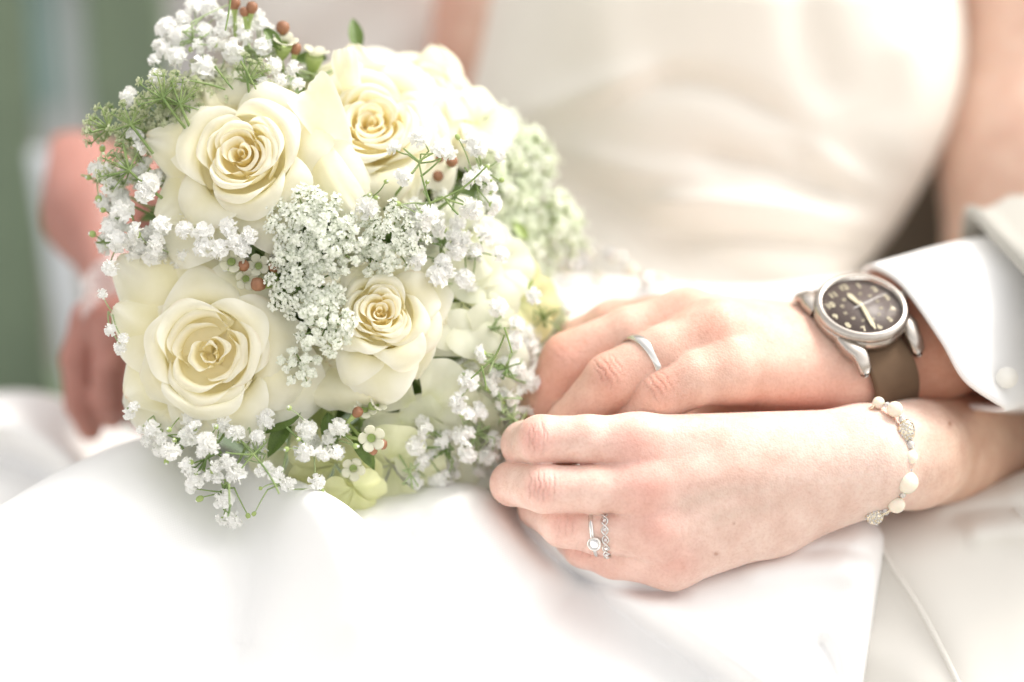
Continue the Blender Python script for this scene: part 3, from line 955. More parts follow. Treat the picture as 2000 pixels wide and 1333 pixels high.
# ================================================================== JEWELLERY AND WATCH
def ring_loop(c, axis, rad, n=96, squash=1.0, up=None):
    a = nrm(axis)
    u = nrm(np.cross(a, up if up is not None else np.array([0.2, 0.9, 0.1]))); v = np.cross(a, u)
    t = np.linspace(0, 2 * math.pi, n, endpoint=False)
    return c + rad * (np.cos(t)[:, None] * u + squash * np.sin(t)[:, None] * v), a
def band(mb, c, axis, rad, width, thick, n=96, seg=12, mat=0):
    P0, a = ring_loop(c, axis, rad, n)
    rd = nrm(P0 - c)
    ph = np.linspace(0, 2 * math.pi, seg, endpoint=False)
    V = P0[:, None] + (np.cos(ph)[None, :, None] * rd[:, None] * thick / 2) + np.sin(ph)[None, :, None] * a * width / 2
    mb.grid(V, mat, cu=True, cv=True)

# groom's ring
rc = F(1256, 712, -15)
gr = root('wedding_ring', W(rc), 'plain polished silver band on the man\'s ring finger', 'ring')
mb = MB(); band(mb, rc, nrm(F(1194, 744, -14) - F(1300, 690, -15)) + np.array([0.0, 0.0, 0.42]), 0.0108, 0.0042, 0.0018)
put('band', mb, M['silver'], gr)

# bride's rings
ax = nrm(F(1230, 1038, 1) - F(1130, 1032, -2))
rc = F(1162, 1037, -0.6)
er = root('engagement_ring', W(rc), 'thin silver ring with one round stone on the woman\'s ring finger', 'ring')
mb = MB(); band(mb, rc, ax + np.array([0.0, 0.16, 0.0]), 0.0088, 0.0016, 0.0013)
put('band', mb, M['silver'], er)
ns = nrm([-0.25, -0.32, 0.9])
st = rc + nrm(np.array([-0.02, -0.36, 0.93])) * 0.0094
def disc_basis(n):
    u = nrm(np.cross(n, [0.1, 1, 0.2])); return u, np.cross(n, u)
def lathe(mb, c, n, prof, seg=32, mat=0, u=None):
    if u is None: u, v = disc_basis(n)
    else: v = np.cross(n, u)
    a = np.linspace(0, 2 * math.pi, seg, endpoint=False)
    V = np.array([[c + n * h + r * (math.cos(t) * u + math.sin(t) * v) for t in a] for r, h in prof])
    mb.grid(V, mat, cv=True)
mb = MB(); lathe(mb, st, ns, [(0.0010, -0.002), (0.0018, -0.001), (0.0024, 0.001), (0.0026, 0.0016), (0.0024, 0.0019), (0.0019, 0.0018), (0.0018, 0.0012)], 36)
put('bezel', mb, M['silver'], er)
mb = MB(); lathe(mb, st, ns, [(0.0, 0.0002), (0.0018, 0.0013), (0.0018, 0.0015), (0.0011, 0.0020), (0.0, 0.0020)], 10)
put('stone', mb, M['crystal'], er, smooth=False)

rc2 = F(1184, 1037, -0.4)
dr = root('eternity_ring', W(rc2), 'twisted silver band set with tiny stones, next to the single stone ring', 'ring')
P0, a2 = ring_loop(rc2, ax + np.array([0.0, 0.10, -0.08]), 0.0092, 240)
rd = nrm(P0 - rc2)
t = np.linspace(0, 2 * math.pi, 240, endpoint=False)
nl = 17
for k in (0, 1):
    mb = MB()
    off = 0.0011 * np.sin(t * nl / 2 * 2 * 0.5 + k * math.pi)[:, None] * a2
    pts = P0 + off + rd * 0.0003 * np.cos(t * nl * 0.5 + k * math.pi)[:, None]
    pts = np.vstack([pts, pts[:1]])
    mb.tube(pts, 0.00036, 6, caps=False)
    put('strand', mb, M['silver'], dr)
for i in range(nl):
    tt_ = (i + 0.5) / nl
    j = int(tt_ * 240) % 240
    if P0[j][2] < rc2[2]: continue
    mb = MB(); lathe(mb, P0[j] + rd[j] * 0.0001, rd[j], [(0.0, -0.0004), (0.00068, 0.0002), (0.0004, 0.0006), (0, 0.0006)], 8)
    put('stone', mb, M['crystal'], dr, smooth=False)

# bracelet on her wrist
bc_ = F(1722, 893, -16)
br = root('bracelet', W(bc_), 'pearl and rhinestone bracelet round the woman\'s wrist', 'bracelet')
loop = [(1700, 800, -4), (1716, 787, -4), (1748, 800, 0), (1771, 842, 2), (1779, 870, 3), (1779, 893, 3), (1772, 943, 3), (1751, 986, 0), (1710, 1010, -4), (1668, 1000, -22), (1660, 940, -38), (1665, 860, -38), (1685, 800, -24)]
wire = closed_curve(L3(loop), 120)
mb = MB(); mb.tube(np.vstack([wire, wire[:1]]), 0.0005, 6, caps=False)
put('wire', mb, M['gold'], br)
for (x, y, z, r, kind) in [(1716, 787, -4, 2.2, 'p'), (1748, 800, 0, 2.9, 'p'), (1778, 893, 3, 2.7, 'p'), (1772, 943, 3, 4.0, 'p'), (1751, 986, 0, 3.1, 'p'),
                           (1778, 869, 3, 1.7, 'c'), (1762, 820, 1, 1.4, 'c'), (1776, 918, 3, 1.1, 'c'), (1763, 967, 2, 1.2, 'c'), (1733, 792, -2, 1.2, 'c'), (1730, 1000, -2, 1.3, 'c')]:
    mb = MB(); mb.ball(F(x, y, z), r * 1e-3, 20, 13)
    put('pearl' if kind == 'p' else 'crystal_bead', mb, M['pearl'] if kind == 'p' else M['crystal'], br, smooth=(kind == 'p'))
for (x, y, z, a_, b_) in ((1770, 843, 2, 3.1, 4.3), (1708, 1008, -3, 3.4, 3.2)):
    e = part_root('rhinestone_cluster', P(x, y, z), br)
    mb = MB(); mb.ball(F(x, y, z), np.array([a_, b_, 2.2]) * 1e-3, 18, 11)
    put('setting', mb, M['gold'], e)
    for k in range(26):
        r_ = math.sqrt((k + 0.5) / 26) * 0.93; t_ = k * 2.39996
        q = F(x, y, z) + np.array([a_ * r_ * math.cos(t_), b_ * r_ * math.sin(t_), 2.2 * math.sqrt(1 - r_ * r_)]) * 1e-3
        mb = MB(); mb.ball(q, 0.00055, 6, 5)
        put('rhinestone', mb, M['crystal'], e, smooth=False)

# the watch
wt = root('wristwatch', W(WC), 'steel field watch with brown dial and brown fabric strap on the man\'s wrist', 'watch')
cw = WC + n_w * 0.0190     # underside of the case
mb = MB()
lathe(mb, cw, n_w, [(0.0, 0.0), (0.0150, 0.0), (0.0166, 0.0008), (0.0172, 0.0020), (0.0172, 0.0045), (0.0166, 0.0056), (0.0150, 0.0058), (0, 0.0058)], 80)
case = put('case', mb, M['steel'], wt)
for sx in (-1, 1):
    for sy in (-1, 1):
        pts = []
        secs = []
        for k, (a_, h, w_, th_) in enumerate([(0.0080, 0.0026, 0.0052, 0.0056), (0.0135, 0.0026, 0.0050, 0.0054), (0.0170, 0.0020, 0.0046, 0.0050), (0.0196, 0.0006, 0.0042, 0.0046), (0.0217, -0.0014, 0.0036, 0.0038), (0.0224, -0.0026, 0.0018, 0.0018)]):
            c = cw + n_w * h + s_w * sy * a_ + x_w * sx * (0.0116 + (0.0012 if k < 2 else 0.0))
            ang = np.linspace(0, 2 * math.pi, 16, endpoint=False)
            ca, sa = np.cos(ang), np.sin(ang)
            secs.append(c + x_w * (np.sign(ca) * np.abs(ca) ** 0.6)[:, None] * w_ / 2 * 1.3 + n_w * (np.sign(sa) * np.abs(sa) ** 0.6)[:, None] * th_ / 2)
        mb = MB(); mb.grid(np.array(secs), cv=True)
        mb.f.append(tuple(range(5 * 16, 6 * 16))); mb.m.append(0)
        put('lug', mb, M['steel'], wt)
mb = MB()
lathe(mb, cw, n_w, [(0.0170, 0.0054), (0.0174, 0.0062), (0.0173, 0.0070), (0.0164, 0.0082), (0.0153, 0.0087), (0.0147, 0.0085), (0.0145, 0.0066)], 90)
put('bezel', mb, M['steel'], wt)
dh = 0.0067
mb = MB(); lathe(mb, cw, n_w, [(0.0146, dh - 0.0006), (0.0146, dh), (0.0, dh)], 80)
dial = put('dial', mb, M['dial'], wt)
mb = MB(); lathe(mb, cw, n_w, [(0.0147, 0.0082), (0.0138, 0.0089), (0.0090, 0.0094), (0.0, 0.0096)], 60)
put('glass', mb, M['glass'], wt)
y_w = -s_w
def on_dial(r, ang, h=0.0002):
    """ang clockwise from 12"""
    return cw + n_w * (dh + h) + r * (math.cos(ang) * y_w + math.sin(ang) * x_w)
# numerals: real text turned into mesh
def numeral(txt, size, r, ang):
    cu = bpy.data.curves.new('numeral', 'FONT')
    cu.body = txt; cu.size = size; cu.align_x = 'CENTER'; cu.align_y = 'CENTER'
    cu.extrude = 0.00006; cu.offset = size * 0.02
    o = bpy.data.objects.new('numeral', cu)
    COL.objects.link(o)
    dgx = bpy.context.evaluated_depsgraph_get()
    me = bpy.data.meshes.new_from_object(o.evaluated_get(dgx))
    bpy.data.objects.remove(o)
    n = bpy.data.objects.new('numeral', me)
    me.materials.clear(); me.materials.append(M['lume'])
    COL.objects.link(n); n.parent = dial
    rot = np.stack([R3 @ x_w, R3 @ y_w, R3 @ n_w], 1)
    loc = W(on_dial(r, ang, 0.00012)) - wloc(wt)
    n.matrix_local = Matrix.Translation(Vector(loc)) @ Matrix(rot.tolist()).to_4x4()
for h in range(1, 13):
    numeral(str(h), 0.0035, 0.0113, h * math.pi / 6)
    numeral(str(h + 12 if h < 12 else 24), 0.0015, 0.0070, h * math.pi / 6)
def hand(ang, l0, l1, w0, w1, h, name, mat):
    d = math.cos(ang) * y_w + math.sin(ang) * x_w
    e = np.cross(n_w, d)
    c = cw + n_w * (dh + h)
    pts = [(-l0, w0 * .6), (0, w0), (l1 * 0.8, w1), (l1, w1 * 0.15)]
    V = []
    for up in (0, 0.0002):
        for a_, w_ in pts:
            V += [c + d * a_ - e * w_ / 2 + n_w * up, c + d * a_ + e * w_ / 2 + n_w * up]
    f = []
    for k in range(3):
        f.append((8 + 2 * k, 8 + 2 * k + 2, 8 + 2 * k + 3, 8 + 2 * k + 1))
        f.append((2 * k, 8 + 2 * k, 8 + 2 * k + 1, 2 * k + 1)) if k == 0 else None
        f.append((2 * k, 2 * k + 2, 8 + 2 * k + 2, 8 + 2 * k)); f.append((2 * k + 1, 8 + 2 * k + 1, 8 + 2 * k + 3, 2 * k + 3))
    mb = MB(); mb.add(np.array(V), f)
    put(name, mb, mat, wt, smooth=False)
# direction of a photo vector on the dial
def dial_angle(px, py):
    v = np.array([px, -py, 0.0])
    # solve v ~ a*x_w + b*y_w in the picture plane
    A_ = np.array([[x_w[0], y_w[0]], [x_w[1], y_w[1]]])
    a_, b_ = np.linalg.solve(A_, v[:2])
    return math.atan2(a_, b_)
hand(dial_angle(-40, -40), 0.002, 0.0078, 0.0012, 0.0019, 0.0007, 'hour_hand', M['lume'])
hand(dial_angle(19, 46), 0.002, 0.0128, 0.0012, 0.0016, 0.0011, 'minute_hand', M['lume'])
hand(dial_angle(46, -20), 0.004, 0.0120, 0.00022, 0.00016, 0.0014, 'second_hand', M['silver'])
mb = MB(); cc = cw + n_w * 0.0038 - x_w * 0.0
cr0 = cw + n_w * 0.0038 + x_w * 0.0170
lathe(mb, cr0, x_w, [(0.0, 0), (0.0022, 0.0), (0.0027, 0.0006), (0.0027, 0.0024), (0.0022, 0.003), (0, 0.003)], 20)
put('crown', mb, M['steel'], wt)
# fabric strap round the wrist
a_s, b_s = 0.0280, 0.0200
t = np.linspace(0, 2 * math.pi, 140, endpoint=False)
pw = 0.72
cpt = WC - n_w * 0.0008 + (np.sign(np.cos(t)) * np.abs(np.cos(t)) ** pw)[:, None] * s_w * a_s + (np.sign(np.sin(t)) * np.abs(np.sin(t)) ** pw)[:, None] * n_w * b_s
nn = nrm(np.cos(t)[:, None] * s_w * b_s + np.sin(t)[:, None] * n_w * a_s)
w2 = 0.0096; th2 = 0.0012
prof = [(-w2, 0), (-w2 + 0.0004, th2), (-w2 + 0.0015, th2 * 1.15), (-0.003, th2 * 1.1), (0.003, th2 * 1.1), (w2 - 0.0015, th2 * 1.15), (w2 - 0.0004, th2), (w2, 0)]
Vs = np.stack([cpt + x_w * a_ + nn * h for a_, h in prof], 1)
mb = MB(); mb.grid(Vs, cu=True, cv=True)
put('strap', mb, M['strap'], wt)
for k in (-1, 1):
    mb = MB()
    e0 = cw + s_w * k * 0.0200 + n_w * -0.0034
    mb.tube([e0 - x_w * 0.0105, e0 + x_w * 0.0105], 0.0009, 10)
    put('spring_bar', mb, M['steel'], wt)

# ================================================================== THE BOUQUET
bq_l = P(620, 560, -60)
bq = root('bouquet', bq_l, 'bridal bouquet of cream roses, baby\'s breath and lace flowers on the white skirt', 'bouquet')

def zB(x, y):
    return 2 - 48 * max(0, (x - 480) / 600.) ** 2 - 22 * max(0, (420 - x) / 300.) ** 2 - 26 * ((y - 560) / 520.) ** 2

CREAM = np.array([0.97, 0.94, 0.745]); RIM = np.array([0.985, 0.98, 0.925]); HEART = np.array([0.99, 0.895, 0.58]); BASE = np.array([0.99, 0.92, 0.66])

def rose_petal(c, n, u, v, spec, r_):
    """one petal in the local frame.  spec: theta, half-width, profile control points (r,h) in mm, roll, tip, ruffle, warm"""
    th0, om, prof, tip, side, ruf, warm, notch = spec
    NU, NV = 25, 21
    U = np.linspace(-1, 1, NU)[:, None]; S = np.linspace(0, 1, NV)[None]
    pc = smooth_curve(np.array(prof, float), 200)
    seg = np.concatenate([[0], np.cumsum(np.linalg.norm(np.diff(pc, axis=0), axis=1))]); seg /= seg[-1]
    pnt = np.clip(tip / 1.7, 0, 1)
    smax = 1 - (0.20 + 0.16 * pnt) * np.abs(U) ** (2.6 - 1.4 * pnt) * side + tip * 0.06 * np.exp(-(U / 0.22) ** 2)
    s = np.clip(S * smax, 0, 1.12)
    sc_ = np.clip(s, 0, 1)
    r = np.interp(sc_, seg, pc[:, 0]); h = np.interp(sc_, seg, pc[:, 1])
    ex = s - sc_
    dirn = nrm(pc[-1] - pc[-8]) * np.linalg.norm(np.diff(pc, axis=0), axis=1).sum()
    r = r + ex * dirn[0]; h = h + ex * dirn[1]
    wid = om * (0.30 + 0.70 * np.sin(np.minimum(S * 1.25, 1) * math.pi / 2) ** 0.8) * (1 - 0.10 * S ** 6)
    ph1, ph2 = r_.uniform(0, 6.28, 2)
    a = th0 + U * wid + 0.03 * np.sin(5 * S + ph1) * S
    edge = np.abs(U) ** 3 * S ** 2
    r = r - (2.2 - 1.6 * tip) * edge * 0.6 + ruf * S ** 4 * (np.sin(4.2 * U + ph1) + 0.5 * np.sin(9 * U + ph2)) * 0.8
    h = h - pnt * 4.4 * np.abs(U) ** 2.0 * S ** 3 + (0.5 + 0.9 * pnt) * U * S ** 2
    r = r + 0.5 * U * S
    h = h + ruf * S ** 3 * (np.cos(5.0 * U + ph2) * 0.9 + 0.45 * np.sin(11 * U + ph1)) - side * 1.2 * edge
    r = r * 1e-3; h = h * 1e-3
    Pp = c + n * h[..., None] + u * (r * np.cos(a))[..., None] + v * (r * np.sin(a))[..., None]
    k = S + 0 * U
    colr = BASE * (1 - np.clip(k * 2.6, 0, 1))[..., None] + (CREAM * (1 - warm) + HEART * warm) * np.clip(k * 2.6, 0, 1)[..., None]
    w = np.clip((k - 0.68) * 3.2, 0, 1)[..., None]
    w = w * (1 - 0.35 * warm)
    colr = colr * (1 - w) + RIM * w
    br_ = np.clip((k - 0.965) / 0.035, 0, 1) * (r_.random() < 0.35) * np.clip(np.sin(6 * U + ph1) - 0.35, 0, 1) * 0.5
    colr = colr * (1 - br_[..., None]) + np.array([0.62, 0.42, 0.22]) * br_[..., None]
    return Pp, colr

def rose(face, axis, R, layers, seed, twist=0.0, depthscale=1.0, squash=None):
    """face: photo position of the heart of the rose, axis: direction it faces"""
    r_ = np.random.default_rng(seed)
    n = nrm(axis)
    u = nrm(np.cross(np.array([0, 1.0, 0.0]), n)); v = np.cross(n, u)
    H = 30.0 * R
    c = F(*face) - n * H * 1e-3
    rr = part_root('rose', W(c), bq)
    ang = twist
    for li, (cnt, Rr, Hh, curl, drop, om, tip, ruf, warm) in enumerate(layers):
        for k in range(cnt):
            a = ang + (k / cnt) * 2 * math.pi * (1 if cnt > 1 else 0) + r_.normal() * 0.10
            j = 1 + r_.normal() * 0.035
            q = Rr * R * j; hh = (Hh + r_.normal() * 0.5 + k * 0.35) * R
            cu = curl * R * (1 + r_.normal() * 0.15); dr_ = drop * R * (1 + r_.normal() * 0.2)
            prof = [(1.0, 0), (q * 0.62 + 1, hh * 0.22), (q * 1.02 + 0.5, hh * 0.60), (q * 0.98, hh * 0.90), (q + cu * 0.30, hh * 1.0), (q + cu * 0.75, hh - dr_ * 0.30), (q + cu, hh - dr_)]
            if li >= 7:
                prof = prof[:-1] + [(q + cu * 0.96, hh - dr_ * 0.75), (q + cu * 1.02, hh - dr_ - 1.6)]
            if li <= 1:
                pass
            if li < 8:
                prof = [(0.3, hh - 8.5 * R), (q * 0.55, hh - 8.2 * R), (q * 0.98, hh - 5.6 * R), (q * 1.0, hh - 2.2 * R), (q + cu * 0.45, hh - 0.1), (q + cu, hh - dr_)]
            G_, colr = rose_petal(c, n, u, v, (a, om * (1 + r_.normal() * 0.06), prof, tip, 1.0, ruf, warm, 0.0), r_)
            mb = MB(); mb.grid(G_, 0, colr)
            put('petal', mb, M['petal'], rr)
        ang += 2.399 + r_.normal() * 0.12
    # green receptacle below
    mb = MB(); lathe(mb, c, -n, [(0.0, -0.004), (0.004, 0.0), (0.006, 0.003), (0.004, 0.009), (0.0022, 0.014), (0.0022, 0.03)], 12)
    put('receptacle', mb, M['stem'], rr)
    return rr

def std_layers(open_=1.0):
    #    n   R     H    curl drop  om   tip  ruf  warm
    return [
        (1, 1.2, 28.6, 0.5, 0.0, 2.9, 0.0, 0.1, 0.75),
        (2, 2.4, 28.9, 1.3, 0.1, 1.9, 0.0, 0.2, 0.7),
        (2, 4.0, 29.2, 1.7, 0.3, 1.75, 0.0, 0.3, 0.6),
        (3, 5.8, 29.6, 2.0, 0.5, 1.35, 0.0, 0.4, 0.48),
        (3, 7.6, 29.7, 2.2, 0.7, 1.25, 0.1, 0.45, 0.36),
        (3, 9.0, 29.4, 2.3, 0.8, 1.2, 0.2, 0.45, 0.28),
        (3, 10.8, 28.6, 3.2 * open_, 1.3, 1.18, 0.4, 0.5, 0.18),
        (3, 12.6, 27.2, 5.2 * open_, 2.2, 1.15, 0.9, 0.6, 0.10),
        (4, 14.2, 25.0, 8.6 * open_, 3.2, 1.02, 1.5, 0.8, 0.04),
        (4, 15.4, 22.2, 12.5 * open_, 4.2, 0.98, 1.8, 1.0, 0.0),
        (3, 16.0, 19.0, 16.5 * open_, 4.6, 0.98, 2.0, 1.1, 0.0),
    ]

rose((466, 298, 6), (-0.16, 0.20, 0.96), 1.20, std_layers(1.0), 3, 0.4)
L = std_layers(1.1)
L = L[:2] + L[3:]
L[0] = (2, 2.4, 27.0, 0.8, 0.2, 1.7, 0.4, 0.8, 0.35); L[1] = (2, 4.4, 27.5, 1.6, 0.6, 1.5, 0.5, 1.0, 0.35); L[2] = (2, 8.0, 26.5, 2.0, 0.8, 1.3, 0.3, 0.9, 0.45)
L[3] = (3, 9.5, 28, 2.6, 1.0, 1.25, 0.3, 0.8, 0.30); L[4] = (3, 12.5, 28.6, 3.2, 1.4, 1.15, 0.4, 0.8, 0.2); L[5] = (3, 14.5, 28.2, 4.0, 2.0, 1.1, 0.5, 0.8, 0.12)
rose((400, 688, 8), (-0.10, 0.04, 0.98), 1.22, L, 5, 1.2)
rose((744, 606, 4), (0.12, 0.24, 0.95), 0.92, std_layers(1.0), 11, 2.0)
rose((725, 232, -16), (0.10, 0.42, 0.90), 1.25, std_layers(1.0), 17, 0.2)
rose((835, 185, -42), (0.35, 0.45, 0.80), 1.08, std_layers(0.9), 23, 1.0)

# single large outer petals that stand free of their roses
def free_petal(pts, width, cup, parent, seed, tipw=0.2, col=None, name='petal', mat='petal', roll=0.3, pointy=0.0):
    """pts: centre line from base to tip (px, py, z)"""
    C = smooth_curve([F(*q) for q in pts], 26)
    T = nrm(np.gradient(C, axis=0))
    view = np.array([0, 0, 1.0])
    Sd = nrm(np.cross(T, view)); Nn = np.cross(Sd, T)
    r_ = np.random.default_rng(seed)
    U = np.linspace(-1, 1, 21)
    s = np.linspace(0, 1, 26)
    w = width * 1e-3 * (0.25 + 0.75 * np.sin(np.clip(s * 1.25, 0, 1) * math.pi / 2)) * np.sqrt(np.clip(1 - ((s - 0.6) / 0.4).clip(0, 1) ** 3 * (1 - tipw), 0, 1))
    if pointy:
        wp = width * 1e-3 * np.where(s < 0.5, 0.35 + 0.65 * np.sin(s / 0.5 * math.pi / 2), 1 - 0.93 * ((s - 0.5) / 0.5) ** 1.25)
        w = w * (1 - pointy) + wp * pointy
    G_ = C[:, None] + Sd[:, None] * (U[None, :, None] * w[:, None, None]) - Nn[:, None] * (cup * 1e-3 * (U ** 2)[None, :, None] * (w / (width * 1e-3))[:, None, None])
    ph = r_.uniform(0, 6)
    G_ = G_ + Nn[:, None] * (0.0007 * np.sin(U * 4 + ph)[None, :, None] * s[:, None, None] ** 2) + Nn[:, None] * (0.0004 * np.sin(U * 10 + 2 * ph)[None, :, None] * s[:, None, None] ** 3)
    k = s[:, None] + 0 * U[None]
    if col is None:
        colr = BASE * (1 - np.clip(k * 2.4, 0, 1))[..., None] + CREAM * np.clip(k * 2.4, 0, 1)[..., None]
        ed_ = np.maximum(k, 0.25 + 0.75 * np.abs(U[None]) ** 2 + 0 * k)
        w_ = np.clip((ed_ - 0.7) * 3.0, 0, 1)[..., None]; colr = colr * (1 - w_) + RIM * w_
    else:
        colr = np.array(col) * (0.92 + 0.08 * k)[..., None]
    if pointy:
        bw = np.clip((k - 0.955) / 0.045, 0, 1) * (0.25 + 0.5 * r_.random()) * (0.6 + 0.4 * np.sin(U * 9 + ph)[None])
        colr = colr * (1 - bw[..., None]) + np.array([0.66, 0.45, 0.24]) * bw[..., None]
        st_ = 0.05 * np.sin(U * 26 + 3 * s[:, None] * U) ** 2 * np.clip(k * 1.5, 0, 1)
        colr = colr * (1 - st_[..., None] * np.array([0.6, 0.7, 1.6]))
    mb = MB(); mb.grid(G_, 0, colr)
    return put(name, mb, M[mat], parent)
rs = [o for o in COL.objects if o.name.split('.')[0] == 'rose']
for ri, lst in ((0, [((430, 310, -14), (350, 290, -4), (284, 270, -6), 15), ((440, 330, -14), (370, 380, -5), (308, 428, -5), 15), ((450, 350, -12), (430, 410, -3), (424, 452, -6), 13),
                     ((450, 270, -14), (420, 215, -8), (402, 170, -10), 12), ((490, 270, -14), (510, 210, -8), (520, 182, -10), 14), ((520, 310, -14), (570, 290, -8), (602, 272, -10), 13), ((500, 340, -14), (545, 385, -6), (572, 412, -8), 13)]),
                (1, [((380, 640, -14), (290, 560, -6), (226, 508, -8), 18), ((360, 680, -14), (280, 640, -4), (222, 600, -6), 16), ((360, 720, -14), (290, 750, -4), (246, 778, -4), 17), ((390, 750, -12), (400, 800, -2), (420, 838, -4), 17),
                     ((430, 740, -12), (490, 790, -3), (530, 826, -5), 16), ((450, 700, -12), (520, 710, -4), (562, 720, -7), 15), ((430, 640, -14), (490, 590, -8), (530, 570, -12), 16), ((390, 620, -14), (370, 550, -8), (350, 500, -12), 17)]),
                (2, [((700, 590, -16), (650, 560, -10), (622, 540, -14), 11), ((770, 580, -16), (820, 550, -12), (846, 540, -16), 11), ((780, 620, -16), (840, 620, -10), (868, 640, -14), 13), ((760, 650, -14), (800, 700, -6), (808, 742, -10), 13), ((700, 640, -14), (660, 690, -6), (640, 712, -8), 12)]),
                (3, [((700, 200, -34), (640, 170, -26), (604, 150, -26), 16), ((700, 180, -38), (690, 120, -30), (690, 86, -32), 13), ((770, 260, -34), (830, 290, -26), (872, 330, -28), 16), ((740, 290, -30), (770, 350, -16), (800, 400, -18), 17), ((700, 280, -28), (670, 340, -12), (660, 392, -12), 14)]),
                (4, [((850, 200, -52), (900, 200, -50), (934, 206, -54), 14), ((840, 160, -56), (850, 110, -54), (850, 88, -58), 12), ((860, 230, -50), (890, 270, -42), (905, 300, -44), 14)])):
    for pi_, (a_, b_, c_, w_) in enumerate(lst):
        free_petal([a_, tuple((np.array(a_) + np.array(b_)) / 2 + np.array([0, 0, 3])), b_, c_], w_, 5.5, rs[ri], 100 + ri * 10 + pi_, 0.3, pointy=0.8)
free_petal([(735, 690, -22), (700, 735, -6), (690, 775, -2), (693, 808, -8)], 17, 5, rs[2], 1, 0.45)
free_petal([(640, 640, -18), (630, 690, -10), (622, 730, -6)], 8, 3, rs[2], 2)
free_petal([(600, 250, -14), (625, 300, -2), (660, 370, 3), (706, 432, 3)], 7.5, 3, rs[3], 3, 0.1)
free_petal([(680, 330, -18), (650, 260, -4), (612, 190, -3), (598, 172, -6)], 9, -2, rs[3], 4, 0.5)
free_petal([(560, 290, -18), (575, 350, -8), (590, 410, -8)], 10, 3, rs[0], 5)
free_petal([(500, 330, -12), (520, 390, -3), (500, 455, -6)], 9, 3, rs[0], 6, 0.3)
free_petal([(700, 220, -34), (680, 150, -20), (670, 95, -18)], 5, -2, rs[3], 7, 0.5)

# pale hydrangea-like flowers behind the front roses: four broad petals each
def broad_flower(c, axis, rad, seed, tint=(0.80, 0.86, 0.68)):
    r_ = np.random.default_rng(seed)
    n = nrm(axis); u = nrm(np.cross([0, 1.0, 0.1], n)); v = np.cross(n, u)
    cc_ = F(*c)
    fl_ = part_root('hydrangea_flower', W(cc_), bq)
    for k in range(5):
        a0 = k * 2 * math.pi / 5 + r_.normal() * 0.15
        NU, NV = 17, 13
        U = np.linspace(-1, 1, NU)[:, None]; S = np.linspace(0, 1, NV)[None]
        rr_ = rad * S * (1 - 0.22 * np.abs(U) ** 2.5) * (1 + 0.03 * r_.normal())
        a = a0 + U * 0.72 * (0.4 + 0.6 * S ** 0.5)
        ph = r_.uniform(0, 6)
        h = rad * 0.42 * S ** 0.8 - rad * (0.10 + 0.22 * r_.random()) * S ** 3 + rad * 0.05 * S ** 2 * np.sin(6 * U + ph) + k * 0.25
        Pp = cc_ + (n * (h * 1e-3)[..., None] + u * (rr_ * np.cos(a) * 1e-3)[..., None] + v * (rr_ * np.sin(a) * 1e-3)[..., None])
        kk_ = S + 0 * U
        colr = np.array([0.80, 0.84, 0.52]) * (1 - np.clip(kk_ * 1.8, 0, 1))[..., None] + np.array(tint) * np.clip(kk_ * 1.8, 0, 1)[..., None]
        mb = MB(); mb.grid(Pp, 0, colr)
        put('petal', mb, M['pale_petal'], fl_)
for i, (x, y, z, ax_, rd_, tn) in enumerate([
        (900, 590, -24, (0.35, 0.1, 0.9), 17, (0.84, 0.87, 0.76)), (915, 700, -26, (0.4, -0.2, 0.9), 18, (0.84, 0.87, 0.77)), (820, 790, -22, (0.1, -0.4, 0.9), 18, (0.83, 0.86, 0.74)),
        (870, 850, -30, (0.2, -0.4, 0.85), 17, (0.80, 0.84, 0.70)), (765, 905, -26, (0.0, -0.5, 0.85), 16, (0.80, 0.84, 0.62)), (655, 905, -22, (-0.1, -0.6, 0.8), 16, (0.80, 0.83, 0.56)),
        (570, 870, -26, (-0.1, -0.5, 0.85), 15, (0.80, 0.84, 0.62)), (940, 520, -32, (0.4, 0.3, 0.85), 15, (0.83, 0.87, 0.76)), (1000, 590, -42, (0.4, 0.1, 0.85), 14, (0.80, 0.78, 0.46)),
        (560, 195, -30, (-0.1, 0.6, 0.8), 10, (0.86, 0.87, 0.80)), (900, 470, -26, (0.3, 0.2, 0.9), 13, (0.84, 0.87, 0.78)), (600, 790, -24, (0, -.3, 0.9), 10, (0.55, 0.66, 0.30)),
        (930, 250, -44, (0.5, 0.5, 0.7), 12, (0.84, 0.87, 0.76)), (690, 950, -16, (0.1, -.7, 0.7), 11, (0.78, 0.82, 0.52)), (720, 480, -26, (0, 0, 1), 13, (0.82, 0.85, 0.7))]):
    broad_flower((x, y, z), ax_, rd_ * (1.25 if x > 740 else 1.12), 40 + i, np.minimum(np.array(tn) * 1.06 + 0.04 * np.array([1.6, 1, 1.2]), 0.96))

